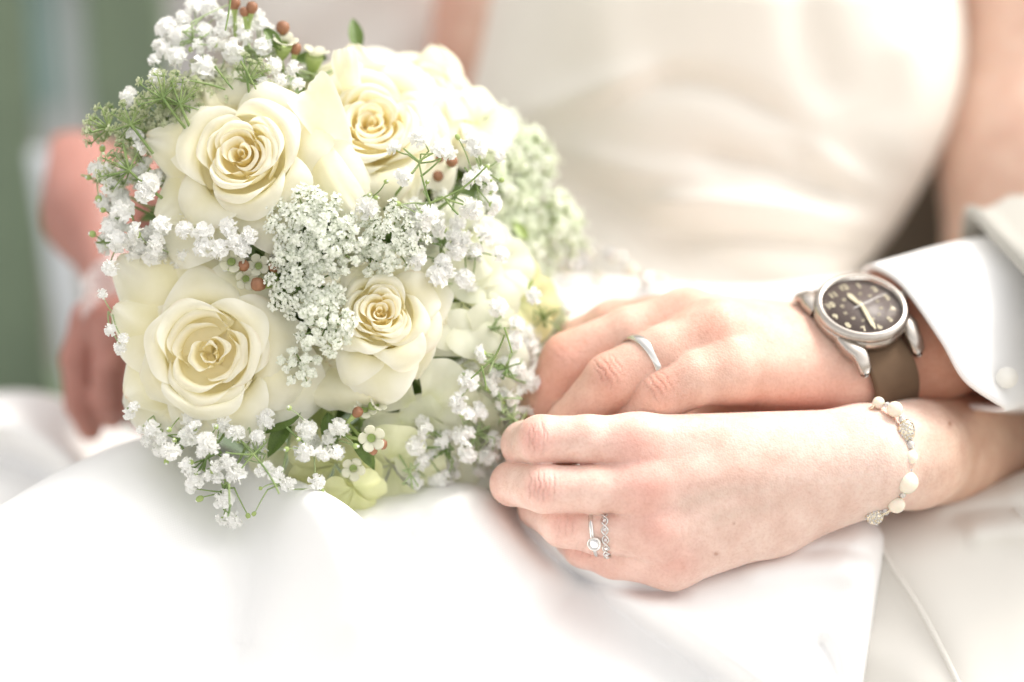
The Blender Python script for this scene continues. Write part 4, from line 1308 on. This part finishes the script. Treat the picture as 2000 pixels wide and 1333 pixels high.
# ---------------- baby's breath: shared floret meshes
def floret_mesh(seed, openn=1.0):
    r_ = np.random.default_rng(seed)
    mb = MB()
    mb.ball((0, 0, 0.12), (0.62, 0.62, 0.46), 9, 6, 0)
    N_ = 26
    for k in range(N_):
        zc = 0.97 - 1.12 * (k + 0.5) / N_
        zc += r_.normal() * 0.04; zc = min(max(zc, -0.25), 0.98)
        a = k * 2.39996 + r_.normal() * 0.2
        d = np.array([math.sqrt(max(1 - zc * zc, 0)) * math.cos(a), math.sqrt(max(1 - zc * zc, 0)) * math.sin(a), zc])
        t1 = nrm(np.cross(d, [0.1, 0.2, 1.0])); t2 = np.cross(d, t1)
        ro = r_.uniform(0, 6.28); e1 = t1 * math.cos(ro) + t2 * math.sin(ro); e2 = np.cross(d, e1)
        w = 0.30 * r_.uniform(0.85, 1.2); l = (1.0 - 0.18 * max(zc, 0)) * r_.uniform(0.90, 1.10)
        curl = r_.uniform(0.10, 0.30)
        rows_ = []
        for s, ww in ((0.45, 0.5), (0.75, 0.95), (0.93, 1.15), (1.02, 1.0)):
            row = []
            for q in (-1, -0.45, 0.1, 0.5, 1):
                bend = e2 * curl * (s - 0.45) ** 1.5 * 2 * (1 + 0.2 * r_.normal() * (s > 0.9))
                row.append(d * l * (s + (0.025 * r_.normal() if s > 0.9 else 0)) * np.array([1, 1, openn]) + e1 * q * w * 1.12 * ww + bend + e2 * 0.07 * math.sin(q * 5 + k) * s)
            rows_.append(row)
        mb.grid(np.array(rows_), 0)
    # calyx
    prof = [(0.0, -0.55), (0.22, -0.50), (0.36, -0.25), (0.40, 0.0), (0.30, 0.15)]
    V_ = np.array([[(r0 * math.cos(t_), r0 * math.sin(t_), h) for t_ in np.linspace(0, 2 * math.pi, 7, endpoint=False)] for r0, h in prof])
    mb.grid(V_, 1, cv=True)
    for k in range(5):
        a = k * 2 * math.pi / 5
        u_ = np.array([math.cos(a), math.sin(a), 0]); w_ = np.array([-math.sin(a), math.cos(a), 0])
        mb.add(np.array([u_ * .36 - w_ * .14 + (0, 0, -.2), u_ * .36 + w_ * .14 + (0, 0, -.2), u_ * .62 + (0, 0, .28)]), [(0, 1, 2)], 1)
    return mb.mesh('floret', [M['gyp'], M['calyx']], True, False)
florets = [floret_mesh(s, o_) for s, o_ in ((1, 0.85), (2, 0.7), (3, 0.95), (4, 1.05), (5, 0.78))]
bm_ = MB(); bm_.ball((0, 0, 0), (0.75, 0.75, 0.95), 8, 6, 0)
bm_.ball((0, 0, 0.62), (0.42, 0.42, 0.5), 7, 5, 1)
bud_mesh = bm_.mesh('bud', [M['calyx'], M['gyp']], True, False)

def orient(o, zdir_local, spin):
    zw = R3 @ nrm(zdir_local)
    q = Vector(zw).to_track_quat('Z', 'Y')
    o.rotation_mode = 'QUATERNION'
    o.rotation_quaternion = q @ Vector((0, 0, 1)).rotation_difference(Vector((0, 0, 1))) if False else (q @ __import__('mathutils').Quaternion((0, 0, 1), spin))

items = []   # (px, py, size px, z, kind)
def crop(x0, y0, k, lst, dzv, kind='f'):
    for q in lst:
        x, y = x0 + q[0] / k, y0 + q[1] / k
        items.append((x, y, q[2] / k if len(q) > 2 else 0, zB(x, y) + (dzv(x, y) if callable(dzv) else dzv), kind))
c1 = [(640,35,105),(720,40,100),(580,105,90),(500,150,120),(555,200,120),(455,235,80),(600,180,100),(550,300,110),(430,310,70),(695,350,125),(845,265,115),(690,170,100),(820,110,120),(780,165,90),(960,80,80),(985,130,90),(995,245,100),(1045,345,95),(1155,360,85),(995,440,80),(435,405,85),(295,510,100),(325,705,100),(125,880,85),(400,960,110),(265,1100,115),(380,1010,100),(350,770,80),(200,1200,100),(240,1260,115),(330,1220,110),(435,1270,100),(470,1170,95),(590,1200,90),(690,1210,100),(815,1180,90),(925,1235,95),(840,1255,95),(680,1290,95),(765,1300,100),(890,1300,85),(1130,580,90),(195,970,90),(760,75,80),(480,260,85),(660,240,80),(740,230,85),(900,190,85),(1085,420,70),(1180,440,70)]
crop(140, 0, 2.666, [(a, b, s) for a, b, s in c1], 5)
crop(140, 0, 2.666, [(160,775,40),(88,925,38),(163,1095,36),(108,1220,45),(850,10,40),(1065,190,38),(140,1035,45),(620,260,34),(700,300,34)], 5, 'b')
crop(540, 50, 2.614, [(600,625,80),(735,575,100),(830,635,85),(880,650,75),(650,770,90),(775,970,105),(995,935,115),(1110,920,95),(1040,770,105),(990,790,95),(1090,830,80),(1000,600,110),(1030,640,90),(1145,670,60),(460,930,110),(740,1010,100),(840,1040,100),(910,1080,95),(1060,1070,120),(960,1100,100),(915,1150,100),(715,1190,100),(820,1280,110),(960,1290,100),(850,1210,85),(925,1010,90),(1010,1150,85),(880,1250,80),(690,1080,80)], lambda x, y: 24 if y < 430 and x > 780 else 12)
crop(540, 50, 2.614, [(925,570,34),(560,797,30),(620,910,34),(475,865,30),(510,880,28),(1075,725,34),(1098,798,34),(1150,790,34),(1092,850,34),(770,800,28)], 24, 'b')
crop(500, 380, 2.563, [(1212,565,95),(1290,730,98),(1305,650,85),(1065,935,105),(1130,800,90),(1300,870,110),(1250,860,95),(1370,940,105),(1260,1010,115),(1170,960,105),(1035,1090,105),(1110,1090,95),(1015,1030,85),(1040,1210,110),(1340,1100,95),(1290,1090,85),(845,1185,85),(800,1260,100),(940,1230,95),(1190,1230,85),(1165,1310,105),(1060,1300,95),(250,1180,98),(415,1165,95),(240,1290,98),(335,1290,88),(405,1290,80),(365,1220,70),(835,1325,60),(1390,510,80),(1225,300,90),(1320,900,80),(1210,900,80),(1230,1040,80),(1400,960,70)], lambda x, y: 16 if x > 890 else 8)
crop(500, 380, 2.563, [(500,1260,34),(715,50,30)], 10, 'b')
crop(200, 740, 3.92, [(200,270,90),(375,390,130),(340,470,100),(290,395,60),(520,550,140),(650,440,140),(700,370,110),(800,480,140),(1020,420,140),(850,530,90),(1030,735,150),(700,770,150),(640,660,110),(930,920,145),(1000,1080,145),(910,1080,90),(680,840,80),(810,740,90),(1330,740,120),(1420,810,110),(1640,790,120),(1210,710,90),(1270,670,80),(1560,390,140),(1805,370,130),(1560,560,125),(1690,570,110),(1790,560,95),(1190,450,110),(960,640,120),(870,670,90),(240,215,80),(450,460,90),(760,560,90),(880,760,90)], lambda x, y: 20 if y > 860 else 12)
crop(200, 740, 3.92, [(510,390,52),(870,370,48),(550,470,44),(490,635,50),(680,640,50),(745,920,60),(710,740,50),(1115,1050,48),(1160,1035,44),(1410,540,50),(1430,225,50),(1210,840,36),(1500,465,44),(1940,515,52),(1680,860,50),(840,710,44)], 20, 'b')
crop(650, 600, 3.333, [(580,1025,105),(535,1130,115),(710,1110,120),(745,1150,95),(800,1090,60),(845,845,125),(550,910,110),(605,800,95),(1010,965,120),(880,970,105),(950,1060,95),(1040,840,95),(790,620,95),(840,690,125),(700,900,95),(920,750,95),(1000,850,95),(960,640,95),(640,960,80),(900,880,90)], 6)
crop(160, 440, 2.898, [(160,240,90),(115,390,55),(160,595,70),(215,695,70),(235,640,60)], 10)

# extra florets a little deeper, filling the clusters
def fill(n, x0, x1, y0, y1, size, dz_, cond=lambda x, y: True):
    k = 0
    while k < n:
        x, y = random.uniform(x0, x1), random.uniform(y0, y1)
        if cond(x, y):
            items.append((x, y, size * random.uniform(0.8, 1.15), zB(x, y) + dz_ + random.uniform(-6, 4), 'f')); k += 1
fill(26, 205, 320, 320, 500, 40, -6)
fill(16, 320, 560, 420, 520, 38, -8)
fill(20, 300, 560, 40, 190, 38, -6, lambda x, y: y > 190 - (x - 280))
fill(22, 800, 970, 380, 560, 38, 0)
fill(30, 900, 1045, 620, 900, 38, 0)
fill(24, 760, 990, 820, 945, 36, 0)
fill(12, 300, 620, 800, 900, 36, 4)
fill(10, 960, 1120, 560, 700, 30, -8)
fill(10, 560, 700, 120, 180, 30, -10)

nodes = [(430, 140, -8), (370, 70, -6), (500, 110, -6), (330, 180, -6), (250, 400, -4), (215, 470, -4), (290, 350, -4), (400, 460, 0), (480, 470, 0), (300, 480, -2),
         (818, 315, 6), (840, 397, 2), (890, 380, 2), (930, 345, 2), (860, 470, -6), (930, 500, -8), (850, 510, -6), (850, 560, -8),
         (965, 700, -2), (925, 745, -4), (990, 720, -4), (1000, 820, -8), (930, 850, -10), (870, 880, -10), (800, 930, -6), (980, 780, -6), (960, 640, -10), (1060, 620, -30),
         (495, 888, 8), (340, 860, 6), (395, 900, 12), (430, 960, 14), (540, 950, 10), (600, 870, 4), (650, 860, 4), (300, 840, 2), (240, 800, 2), (210, 620, 0), (180, 350, -8), (600, 150, -14), (560, 210, -8), (700, 400, 2)]
sprigs = []
for (x, y, z) in nodes:
    e = part_root('babys_breath_sprig', P(x, y, z), bq)
    sprigs.append([(x, y, z), e, MB()])
core = (620, 580, -62)
def stem_line(mb, a, b, r0, r1, sag=0.15, n=8, mat=0):
    a = np.asarray(a); b = np.asarray(b)
    t_ = np.linspace(0, 1, n)[:, None]
    L_ = np.linalg.norm(b - a)
    off = nrm(rng.normal(size=3)) * L_ * sag
    pts = a * (1 - t_) + b * t_ + off * (t_ * (1 - t_)) * 2
    mb.tube(pts, np.linspace(r0, r1, n), 5, mat, caps=False)
for (x, y, s, z, kind) in items:
    d = [((x - q[0][0]) ** 2 + (y - q[0][1]) ** 2) for q in sprigs]
    sp = sprigs[int(np.argmin(d))]
    nd = np.array(F(*sp[0]))
    f0 = F(x, y, z)
    back = f0 - np.array([0, 0, 1e-3 * (3 if kind == 'f' else 1)])
    dirn = nrm(f0 - nd + np.array([0, 0, 0.009]))
    view = nrm(dirn * 0.35 + np.array([rng.normal() * 0.33, rng.normal() * 0.33 + 0.12, 0.95 if rng.random() < 0.85 else 0.1]))
    size_mm = s * 0.18 * 0.5
    if kind == 'f':
        o = bpy.data.objects.new('floret', florets[int(rng.integers(0, 5))])
        sc1 = size_mm * 1e-3 * 1.10
    else:
        o = bpy.data.objects.new('bud', bud_mesh); sc1 = size_mm * 1e-3 * 1.15
        view = nrm(dirn + rng.normal(size=3) * 0.2)
    COL.objects.link(o); o.parent = sp[1]
    o.location = W(f0) - wloc(sp[1])
    o.scale = (sc1, sc1, sc1 * rng.uniform(0.8, 1.05))
    orient(o, view, rng.uniform(0, 6.28))
    jn = nd + (f0 - nd) * np.array([0.35, 0.35, 0]) * rng.uniform(0.2, 1) + np.array([rng.normal() * 0.0025, rng.normal() * 0.0025, -0.006 - rng.uniform(0, 0.005)])
    stem_line(sp[2], nd + np.array([0, 0, -0.010]), jn, 0.00034, 0.0003, 0.1, 5)
    stem_line(sp[2], jn, f0 - view * size_mm * 0.5e-3, 0.0003, 0.0002, 0.12, 6)
for q, e, mb in sprigs:
    cz = F(620 + (q[0] - 620) * 0.45, 580 + (q[1] - 580) * 0.45, q[2] - 34)
    stem_line(mb, F(*q) + np.array([0, 0, -0.010]), cz, 0.0004, 0.0008, 0.05, 10)
    put('stem', mb, M['stem_pale'] if random.random() < 0.5 else M['stem'], e)
# explicitly visible branching stems
for a, b in (((495, 888, 10), (470, 860, 4)), ((495, 888, 10), (530, 935, 14)), ((530, 935, 14), (545, 965, 16)), ((495, 888, 10), (440, 884, 14)), ((495, 888, 10), (472, 915, 12)), ((495, 888, 10), (512, 872, 8)), ((560, 835, 4), (600, 870, 6)),
             ((447, 945, 18), (448, 985, 20)), ((450, 985, 20), (445, 1010, 20)), ((420, 130, 2), (455, 175, -2)), ((470, 120, 2), (500, 175, -2)), ((440, 175, -2), (370, 158, 0)), ((450, 0, -4), (440, 60, -2)),
             ((840, 397, 4), (818, 315, 8)), ((818, 315, 8), (788, 290, 8)), ((818, 315, 8), (845, 300, 8)), ((822, 345, 6), (862, 310, 8)), ((840, 397, 4), (900, 370, 6)), ((900, 370, 6), (950, 325, 8)), ((862, 385, 4), (905, 400, 6)), ((870, 390, 4), (895, 420, 4)),
             ((965, 700, 2), (985, 655, 6)), ((965, 700, 2), (920, 740, 0)), ((985, 640, 6), (1000, 690, 4)), ((940, 715, 2), (950, 760, 2))):
    sp = sprigs[int(np.argmin([((a[0] - q[0][0]) ** 2 + (a[1] - q[0][1]) ** 2) for q in sprigs]))]
    mb = MB(); stem_line(mb, F(*a), F(*b), 0.00042, 0.0003, 0.06)
    put('stem', mb, M['stem'], sp[1])

# ---------------- lace flowers (umbels): dense heads of tiny florets
def umbel(c, axis, rad, n_lets, per, fs, seed, mats, dome=0.35, sx=1.0, ray=True, deep=4.0, name='lace_flower', let=0.2):
    r_ = np.random.default_rng(seed)
    n = nrm(axis); u = nrm(np.cross([0, 1.0, 0.15], n)); v = np.cross(n, u)
    c0_ = F(*c)
    hub = c0_ - n * rad * 0.9e-3
    fm = MB(); sm = MB()
    Vf = []; Ff = []; nv = 0
    for k in range(n_lets):
        rr_ = math.sqrt((k + 0.5) / n_lets) * rad; t_ = k * 2.39996 + r_.normal() * 0.1
        lc = np.array([rr_ * math.cos(t_) * sx, rr_ * math.sin(t_), -dome * rad * (rr_ / rad) ** 2 + r_.normal() * deep * 0.3])
        lp = c0_ + (u * lc[0] + v * lc[1] + n * lc[2]) * 1e-3
        lh = lp - n * rad * let * 1e-3 * 1.2
        ln_ = nrm(n + (u * lc[0] + v * lc[1]) / rad * 0.6)
        if ray:
            stem_line(sm, hub, lh, 0.00038, 0.00024, 0.06, 5)
        uu = nrm(np.cross(ln_, v)); vv_ = np.cross(ln_, uu)
        lr = rad * let * (0.85 + 0.3 * r_.random())
        for j in range(per):
            q = math.sqrt((j + 0.5) / per) * lr; tt2 = j * 2.39996 + k
            p = lp + (uu * q * math.cos(tt2) + vv_ * q * math.sin(tt2) - ln_ * (0.25 * q * q / lr) + ln_ * r_.normal() * deep * 0.14) * 1e-3
            if ray and j % 2 == 0:
                a_ = lh; sm.tube([a_, p - ln_ * 0.0004], [0.00022, 0.00016], 3, caps=False)
            fn = nrm(ln_ + r_.normal(size=3) * 0.35)
            e1 = nrm(np.cross(fn, [0.3, 0.8, 0.1])); e2 = np.cross(fn, e1)
            ro = r_.uniform(0, 6.28); fs_ = fs * r_.uniform(0.75, 1.25) * 1e-3
            for m_ in range(5):
                a_ = ro + m_ * 1.2566
                d_ = e1 * math.cos(a_) + e2 * math.sin(a_); w_ = -e1 * math.sin(a_) + e2 * math.cos(a_)
                Vf += [p, p + d_ * fs_ * .6 + w_ * fs_ * .42 + fn * fs_ * .25, p + d_ * fs_ * 1.0 + fn * fs_ * .15, p + d_ * fs_ * .6 - w_ * fs_ * .42 + fn * fs_ * .25]
                Ff.append((nv, nv + 1, nv + 2, nv + 3)); nv += 4
    e = part_root(name, W(c0_), bq)
    fm.add(np.array(Vf), Ff)
    o = put('tiny_florets', fm, mats[0], e, smooth=False); o['kind'] = 'stuff'
    if ray:
        stem_line(sm, hub, hub - n * 0.011 + np.array([0.004 if c[0] < 500 else -0.004, -0.006, -0.012]), 0.0005, 0.0006, 0.05, 6)
        put('rays', sm, mats[1], e)
WG = (M['lace_white'], M['stem'])
GG = (M['lace_green'], M['stem'])
umbel((600, 440, 12), (-0.05, 0.1, 1), 15, 44, 28, 0.68, 1, WG, let=0.15, deep=6)
umbel((590, 560, 10), (-0.1, -0.1, 1), 13, 36, 28, 0.68, 2, WG, let=0.16, deep=6)
umbel((640, 640, 12), (0.1, -0.1, 1), 10.5, 26, 28, 0.68, 3, WG, let=0.17, deep=6)
umbel((655, 475, 12), (0.1, 0.1, 1), 10, 24, 26, 0.68, 13, WG, let=0.17, deep=6)
umbel((768, 455, 4), (0.15, 0.2, 1), 13, 38, 20, 0.66, 4, WG, let=0.15, deep=6)
umbel((730, 500, 2), (0.1, -0.1, 1), 8, 12, 22, 0.8, 14, WG)
umbel((583, 715, 6), (-0.1, -0.1, 1), 7.5, 12, 22, 0.75, 5, WG)
umbel((625, 400, 2), (0, 0.2, 1), 6, 9, 18, 0.8, 6, WG)
# green heads at the upper left, seen partly from below
for i, (x, y, z, rd_, ax_) in enumerate([(178, 242, -10, 7.5, (-0.85, 0.25, -0.35)), (248, 232, -8, 7, (-0.3, 0.35, -0.8)), (300, 168, -6, 8.5, (-0.45, 0.55, -0.6)), (300, 226, -8, 8, (-0.3, 0.1, 0.9)), (352, 182, -8, 8, (-0.1, 0.55, -0.75)),
                                        (226, 320, -8, 9, (-0.6, 0.3, -0.65)), (400, 150, -10, 8, (0, 0.3, 0.9)), (495, 140, -10, 7, (0.2, 0.55, -0.7)), (455, 165, -10, 7, (0.2, 0.3, 0.8)), (265, 275, -12, 8, (-0.5, 0, 0.8)), (340, 222, -8, 7, (-0.1, 0.2, 0.9))]):
    umbel((x, y, z), ax_, rd_ * 1.1, 15, 14, 0.66, 20 + i, GG, 0.35, let=0.22, deep=4)
# blurred white and green heads on the far right
for i, (x, y, z, rd_, ax_) in enumerate([(1005, 265, -48, 13, (0.5, 0.4, 0.7)), (985, 350, -40, 12, (0.5, 0.2, 0.8)), (1065, 300, -58, 11, (0.8, 0.2, 0.4)), (1060, 400, -52, 14, (0.6, 0.1, 0.7)), (1050, 480, -50, 14, (0.6, 0, 0.7)),
                                        (1125, 440, -62, 12, (0.85, 0.1, 0.35)), (990, 440, -42, 13, (0.4, 0.1, 0.9)), (1030, 555, -46, 12, (0.5, -0.1, 0.8)), (1040, 630, -40, 13, (0.4, -0.1, 0.8)), (1090, 640, -46, 11, (0.6, 0, 0.7)), (960, 245, -50, 10, (0.3, 0.6, 0.7))]):
    umbel((x, y, z - 10), ax_, rd_ * 1.08, 22, 18, 1.05, 60 + i, (M['lace_pale'], M['calyx']), 0.5, let=0.24, deep=9)

# ---------------- wax flowers and brown buds
def wax(c, axis, rad, seed):
    n = nrm(axis); cc_ = F(*c)
    e = part_root('wax_flower', W(cc_), bq)
    u, v = disc_basis(n)
    mb = MB(); lathe(mb, cc_, n, [(0.0006, -rad * 1.9e-3), (rad * 0.5e-3, -rad * 1.3e-3), (rad * 0.8e-3, -rad * 0.4e-3), (rad * 0.78e-3, 0), (rad * 0.5e-3, -0.0010)], 14)
    put('cup', mb, M['calyx'], e)
    mb = MB(); lathe(mb, cc_, n, [(rad * 0.5e-3, -0.0009), (rad * 0.25e-3, -0.0011), (0, -0.0008)], 12)
    put('centre', mb, M['calyx'], e)
    for k in range(5):
        a0 = k * 1.2566 + seed
        U = np.linspace(-1, 1, 7)[:, None]; S = np.linspace(0, 1, 6)[None]
        rr_ = rad * (0.42 + 0.80 * S * (1 - 0.3 * U ** 2)); a = a0 + U * 0.66 * (1 - 0.15 * S)
        h = rad * 0.55 * S ** 0.7 * (1 - 0.25 * U ** 2)
        Pp = cc_ + (n * (h * 1e-3)[..., None] + u * (rr_ * np.cos(a) * 1e-3)[..., None] + v * (rr_ * np.sin(a) * 1e-3)[..., None])
        mb = MB(); mb.grid(Pp, 0, np.broadcast_to([0.86, 0.86, 0.76], Pp.shape))
        put('petal', mb, M['pale_petal'], e, solid=0.0004)
    mb = MB(); stem_line(mb, cc_ - n * rad * 1.8e-3, cc_ - n * 0.02 + np.array([0, 0, -0.01]), 0.0008, 0.0010)
    put('stem', mb, M['stem'], e)
for i, (x, y, z, ax_, rd_) in enumerate([(725, 856, 4, (0.2, -0.1, 1), 4.0), (452, 512, 2, (0.1, 0.3, 1), 3.8), (505, 520, 0, (0, 0.2, 1), 3.4), (480, 545, 0, (0.3, -0.2, 1), 3.4), (712, 800, -4, (0.2, 0.4, 0.8), 3.6), (735, 790, -4, (0.6, .5, 0.6), 3), (555, 85, -16, (0.2, 0.7, 0.5), 4), (615, 108, -24, (0.2, 0.9, 0.3), 4.2), (690, 915, -6, (0, -.2, 1), 3.6), (540, 500, -4, (.1, .2, 1), 3.4)]):
    wax((x, y, z), ax_, rd_, i * 0.7)
for (x, y, z, r_b, ax_) in [(492, 16, -14, 2.5, (0.2, 1, 0.3)), (477, 24, -14, 2.0, (-0.1, 1, 0.3)), (458, 8, -16, 2.6, (0, 1, 0.2)), (552, 56, -18, 2.9, (0.2, 1, 0.3)), (577, 96, -18, 2.5, (0.2, 1, 0.3)), (505, 556, 4, 2.9, (-1, 0.1, 0.5)), (476, 520, 2, 2.4, (0, 0.6, 1)), (536, 522, 2, 2.5, (0, 0.5, 1)), (698, 806, 0, 2.2, (0.6, 0.6, 0.5)),
                         (745, 868, -2, 2.2, (1, -0.2, 0.3)), (728, 880, -2, 1.8, (0.6, -.6, .5)), (882, 316, -20, 2.6, (0.2, 0.3, 1)), (855, 345, -22, 2.4, (0.2, 0.3, 1)), (858, 310, -24, 2.0, (0, 0, 1))]:
    r_b *= 0.86
    n = nrm(ax_); cc_ = F(x, y, z)
    e = part_root('berry', W(cc_), bq)
    mb = MB(); lathe(mb, cc_, n, [(0.0, -r_b * 1.1e-3), (r_b * 0.6e-3, -r_b * 0.9e-3), (r_b * 0.95e-3, -r_b * 0.25e-3), (r_b * 1.0e-3, r_b * 0.3e-3), (r_b * 0.8e-3, r_b * 0.85e-3), (r_b * 0.35e-3, r_b * 1.05e-3), (0, r_b * 0.9e-3)], 16)
    put('fruit', mb, M['bud_brown'], e)
    mb = MB(); lathe(mb, cc_ - n * r_b * 0.8e-3, -n, [(r_b * 0.7e-3, -0.0004), (r_b * 0.5e-3, 0.001), (0.0007, 0.003), (0.0006, 0.016)], 10)
    put('stalk', mb, M['calyx'], e)

# ---------------- leaves filling the gaps
def leaf_mesh(seed, ln=1.0, w=0.28):
    r_ = np.random.default_rng(seed)
    S = np.linspace(0, 1, 8)[:, None]; U = np.linspace(-1, 1, 5)[None]
    ww = w * np.sin(math.pi * S ** 0.8) ** 0.8
    Pp = np.stack([U * ww, S * ln + 0 * U, 0.12 * np.abs(U) * ww / w - 0.25 * S ** 2 + 0.02 * r_.normal(size=(8, 5))], -1)
    mb = MB(); mb.grid(Pp)
    return mb.mesh('leaf', [M['leaf']], True, False)
leaves = [leaf_mesh(1), leaf_mesh(2, 1, 0.2), leaf_mesh(3, 1, 0.38)]
leaf_pale = leaves[1].copy(); leaf_pale.materials.clear(); leaf_pale.materials.append(M['calyx'])
for k in range(230):
    t_ = rng.uniform(0, 6.28); rr_ = math.sqrt(rng.uniform(0.0, 1)) * 0.80
    x = 635 + 430 * rr_ * math.cos(t_); y = 530 + 440 * rr_ * math.sin(t_)
    if x < 330: continue
    if x > 960 and y > 780: continue
    z = zB(x, y) - rng.uniform(20, 38)
    o = bpy.data.objects.new('leaf', leaves[k % 3])
    COL.objects.link(o); o.parent = bq
    o.location = P(x, y, z) - wloc(bq)
    s_ = rng.uniform(0.012, 0.021); o.scale = (s_, s_, s_)
    orient(o, nrm([math.cos(t_) * 0.5 + rng.normal() * 0.4, -math.sin(t_) * 0.5 + rng.normal() * 0.4, 0.9]), rng.uniform(0, 6.28))
for (x, y, z, s_, sp_) in [(590, 800, -6, 0.018, 2.0), (565, 815, -8, 0.016, 2.6), (640, 805, -10, 0.016, 3.2), (690, 840, -8, 0.016, 3.6), (545, 830, -8, 0.013, 1.2), (735, 740, -6, 0.010, 2), (945, 480, -34, 0.010, 1.2), (1030, 470, -52, 0.010, 0.5), (1040, 540, -36, 0.012, 2.4), (960, 540, -28, 0.011, 2.0), (590, 190, -14, 0.012, 0.3), (700, 100, -38, 0.014, 0.1), (548, 100, -14, 0.012, 0.5), (640, 115, -34, 0.014, 1.5)]:
    o = bpy.data.objects.new('leaf', leaf_pale if x > 900 else leaves[1]); COL.objects.link(o); o.parent = bq
    o.location = P(x, y, z) - wloc(bq); o.scale = (s_, s_, s_)
    orient(o, (0.1, 0.2, 1), sp_)
# inner mass of stems and the bound handle behind
cm_ = MB()
th_ = np.linspace(0.001, math.pi, 24); ph_ = np.linspace(0, 2 * math.pi, 36, endpoint=False)
TH, PH = np.meshgrid(th_, ph_, indexing='ij')
lump = 1 + 0.10 * np.sin(5 * PH + 3 * TH) * np.sin(TH) + 0.07 * np.sin(9 * PH - 5 * TH) * np.sin(TH)
cc_ = F(645, 530, -84)
cm_.grid(cc_ + np.stack([0.058 * lump * np.sin(TH) * np.cos(PH), 0.058 * lump * np.sin(TH) * np.sin(PH), 0.040 * lump * np.cos(TH)], -1), cv=True)
put('foliage_core', cm_, M['leaf'], bq)
hm = MB()
for k in range(19):
    a_ = k * 2.399; r0 = 0.013 * math.sqrt(k / 19)
    h0 = cc_ + np.array([r0 * math.cos(a_), r0 * math.sin(a_), -0.02]); h1 = F(430, 760, -150) + np.array([r0 * math.cos(a_), r0 * math.sin(a_), 0]) 
    hm.tube([h0, (h0 + h1) / 2, h1], 0.0024, 6)
put('stem_bundle', hm, M['stem'], bq)
print('objects', len(COL.objects))
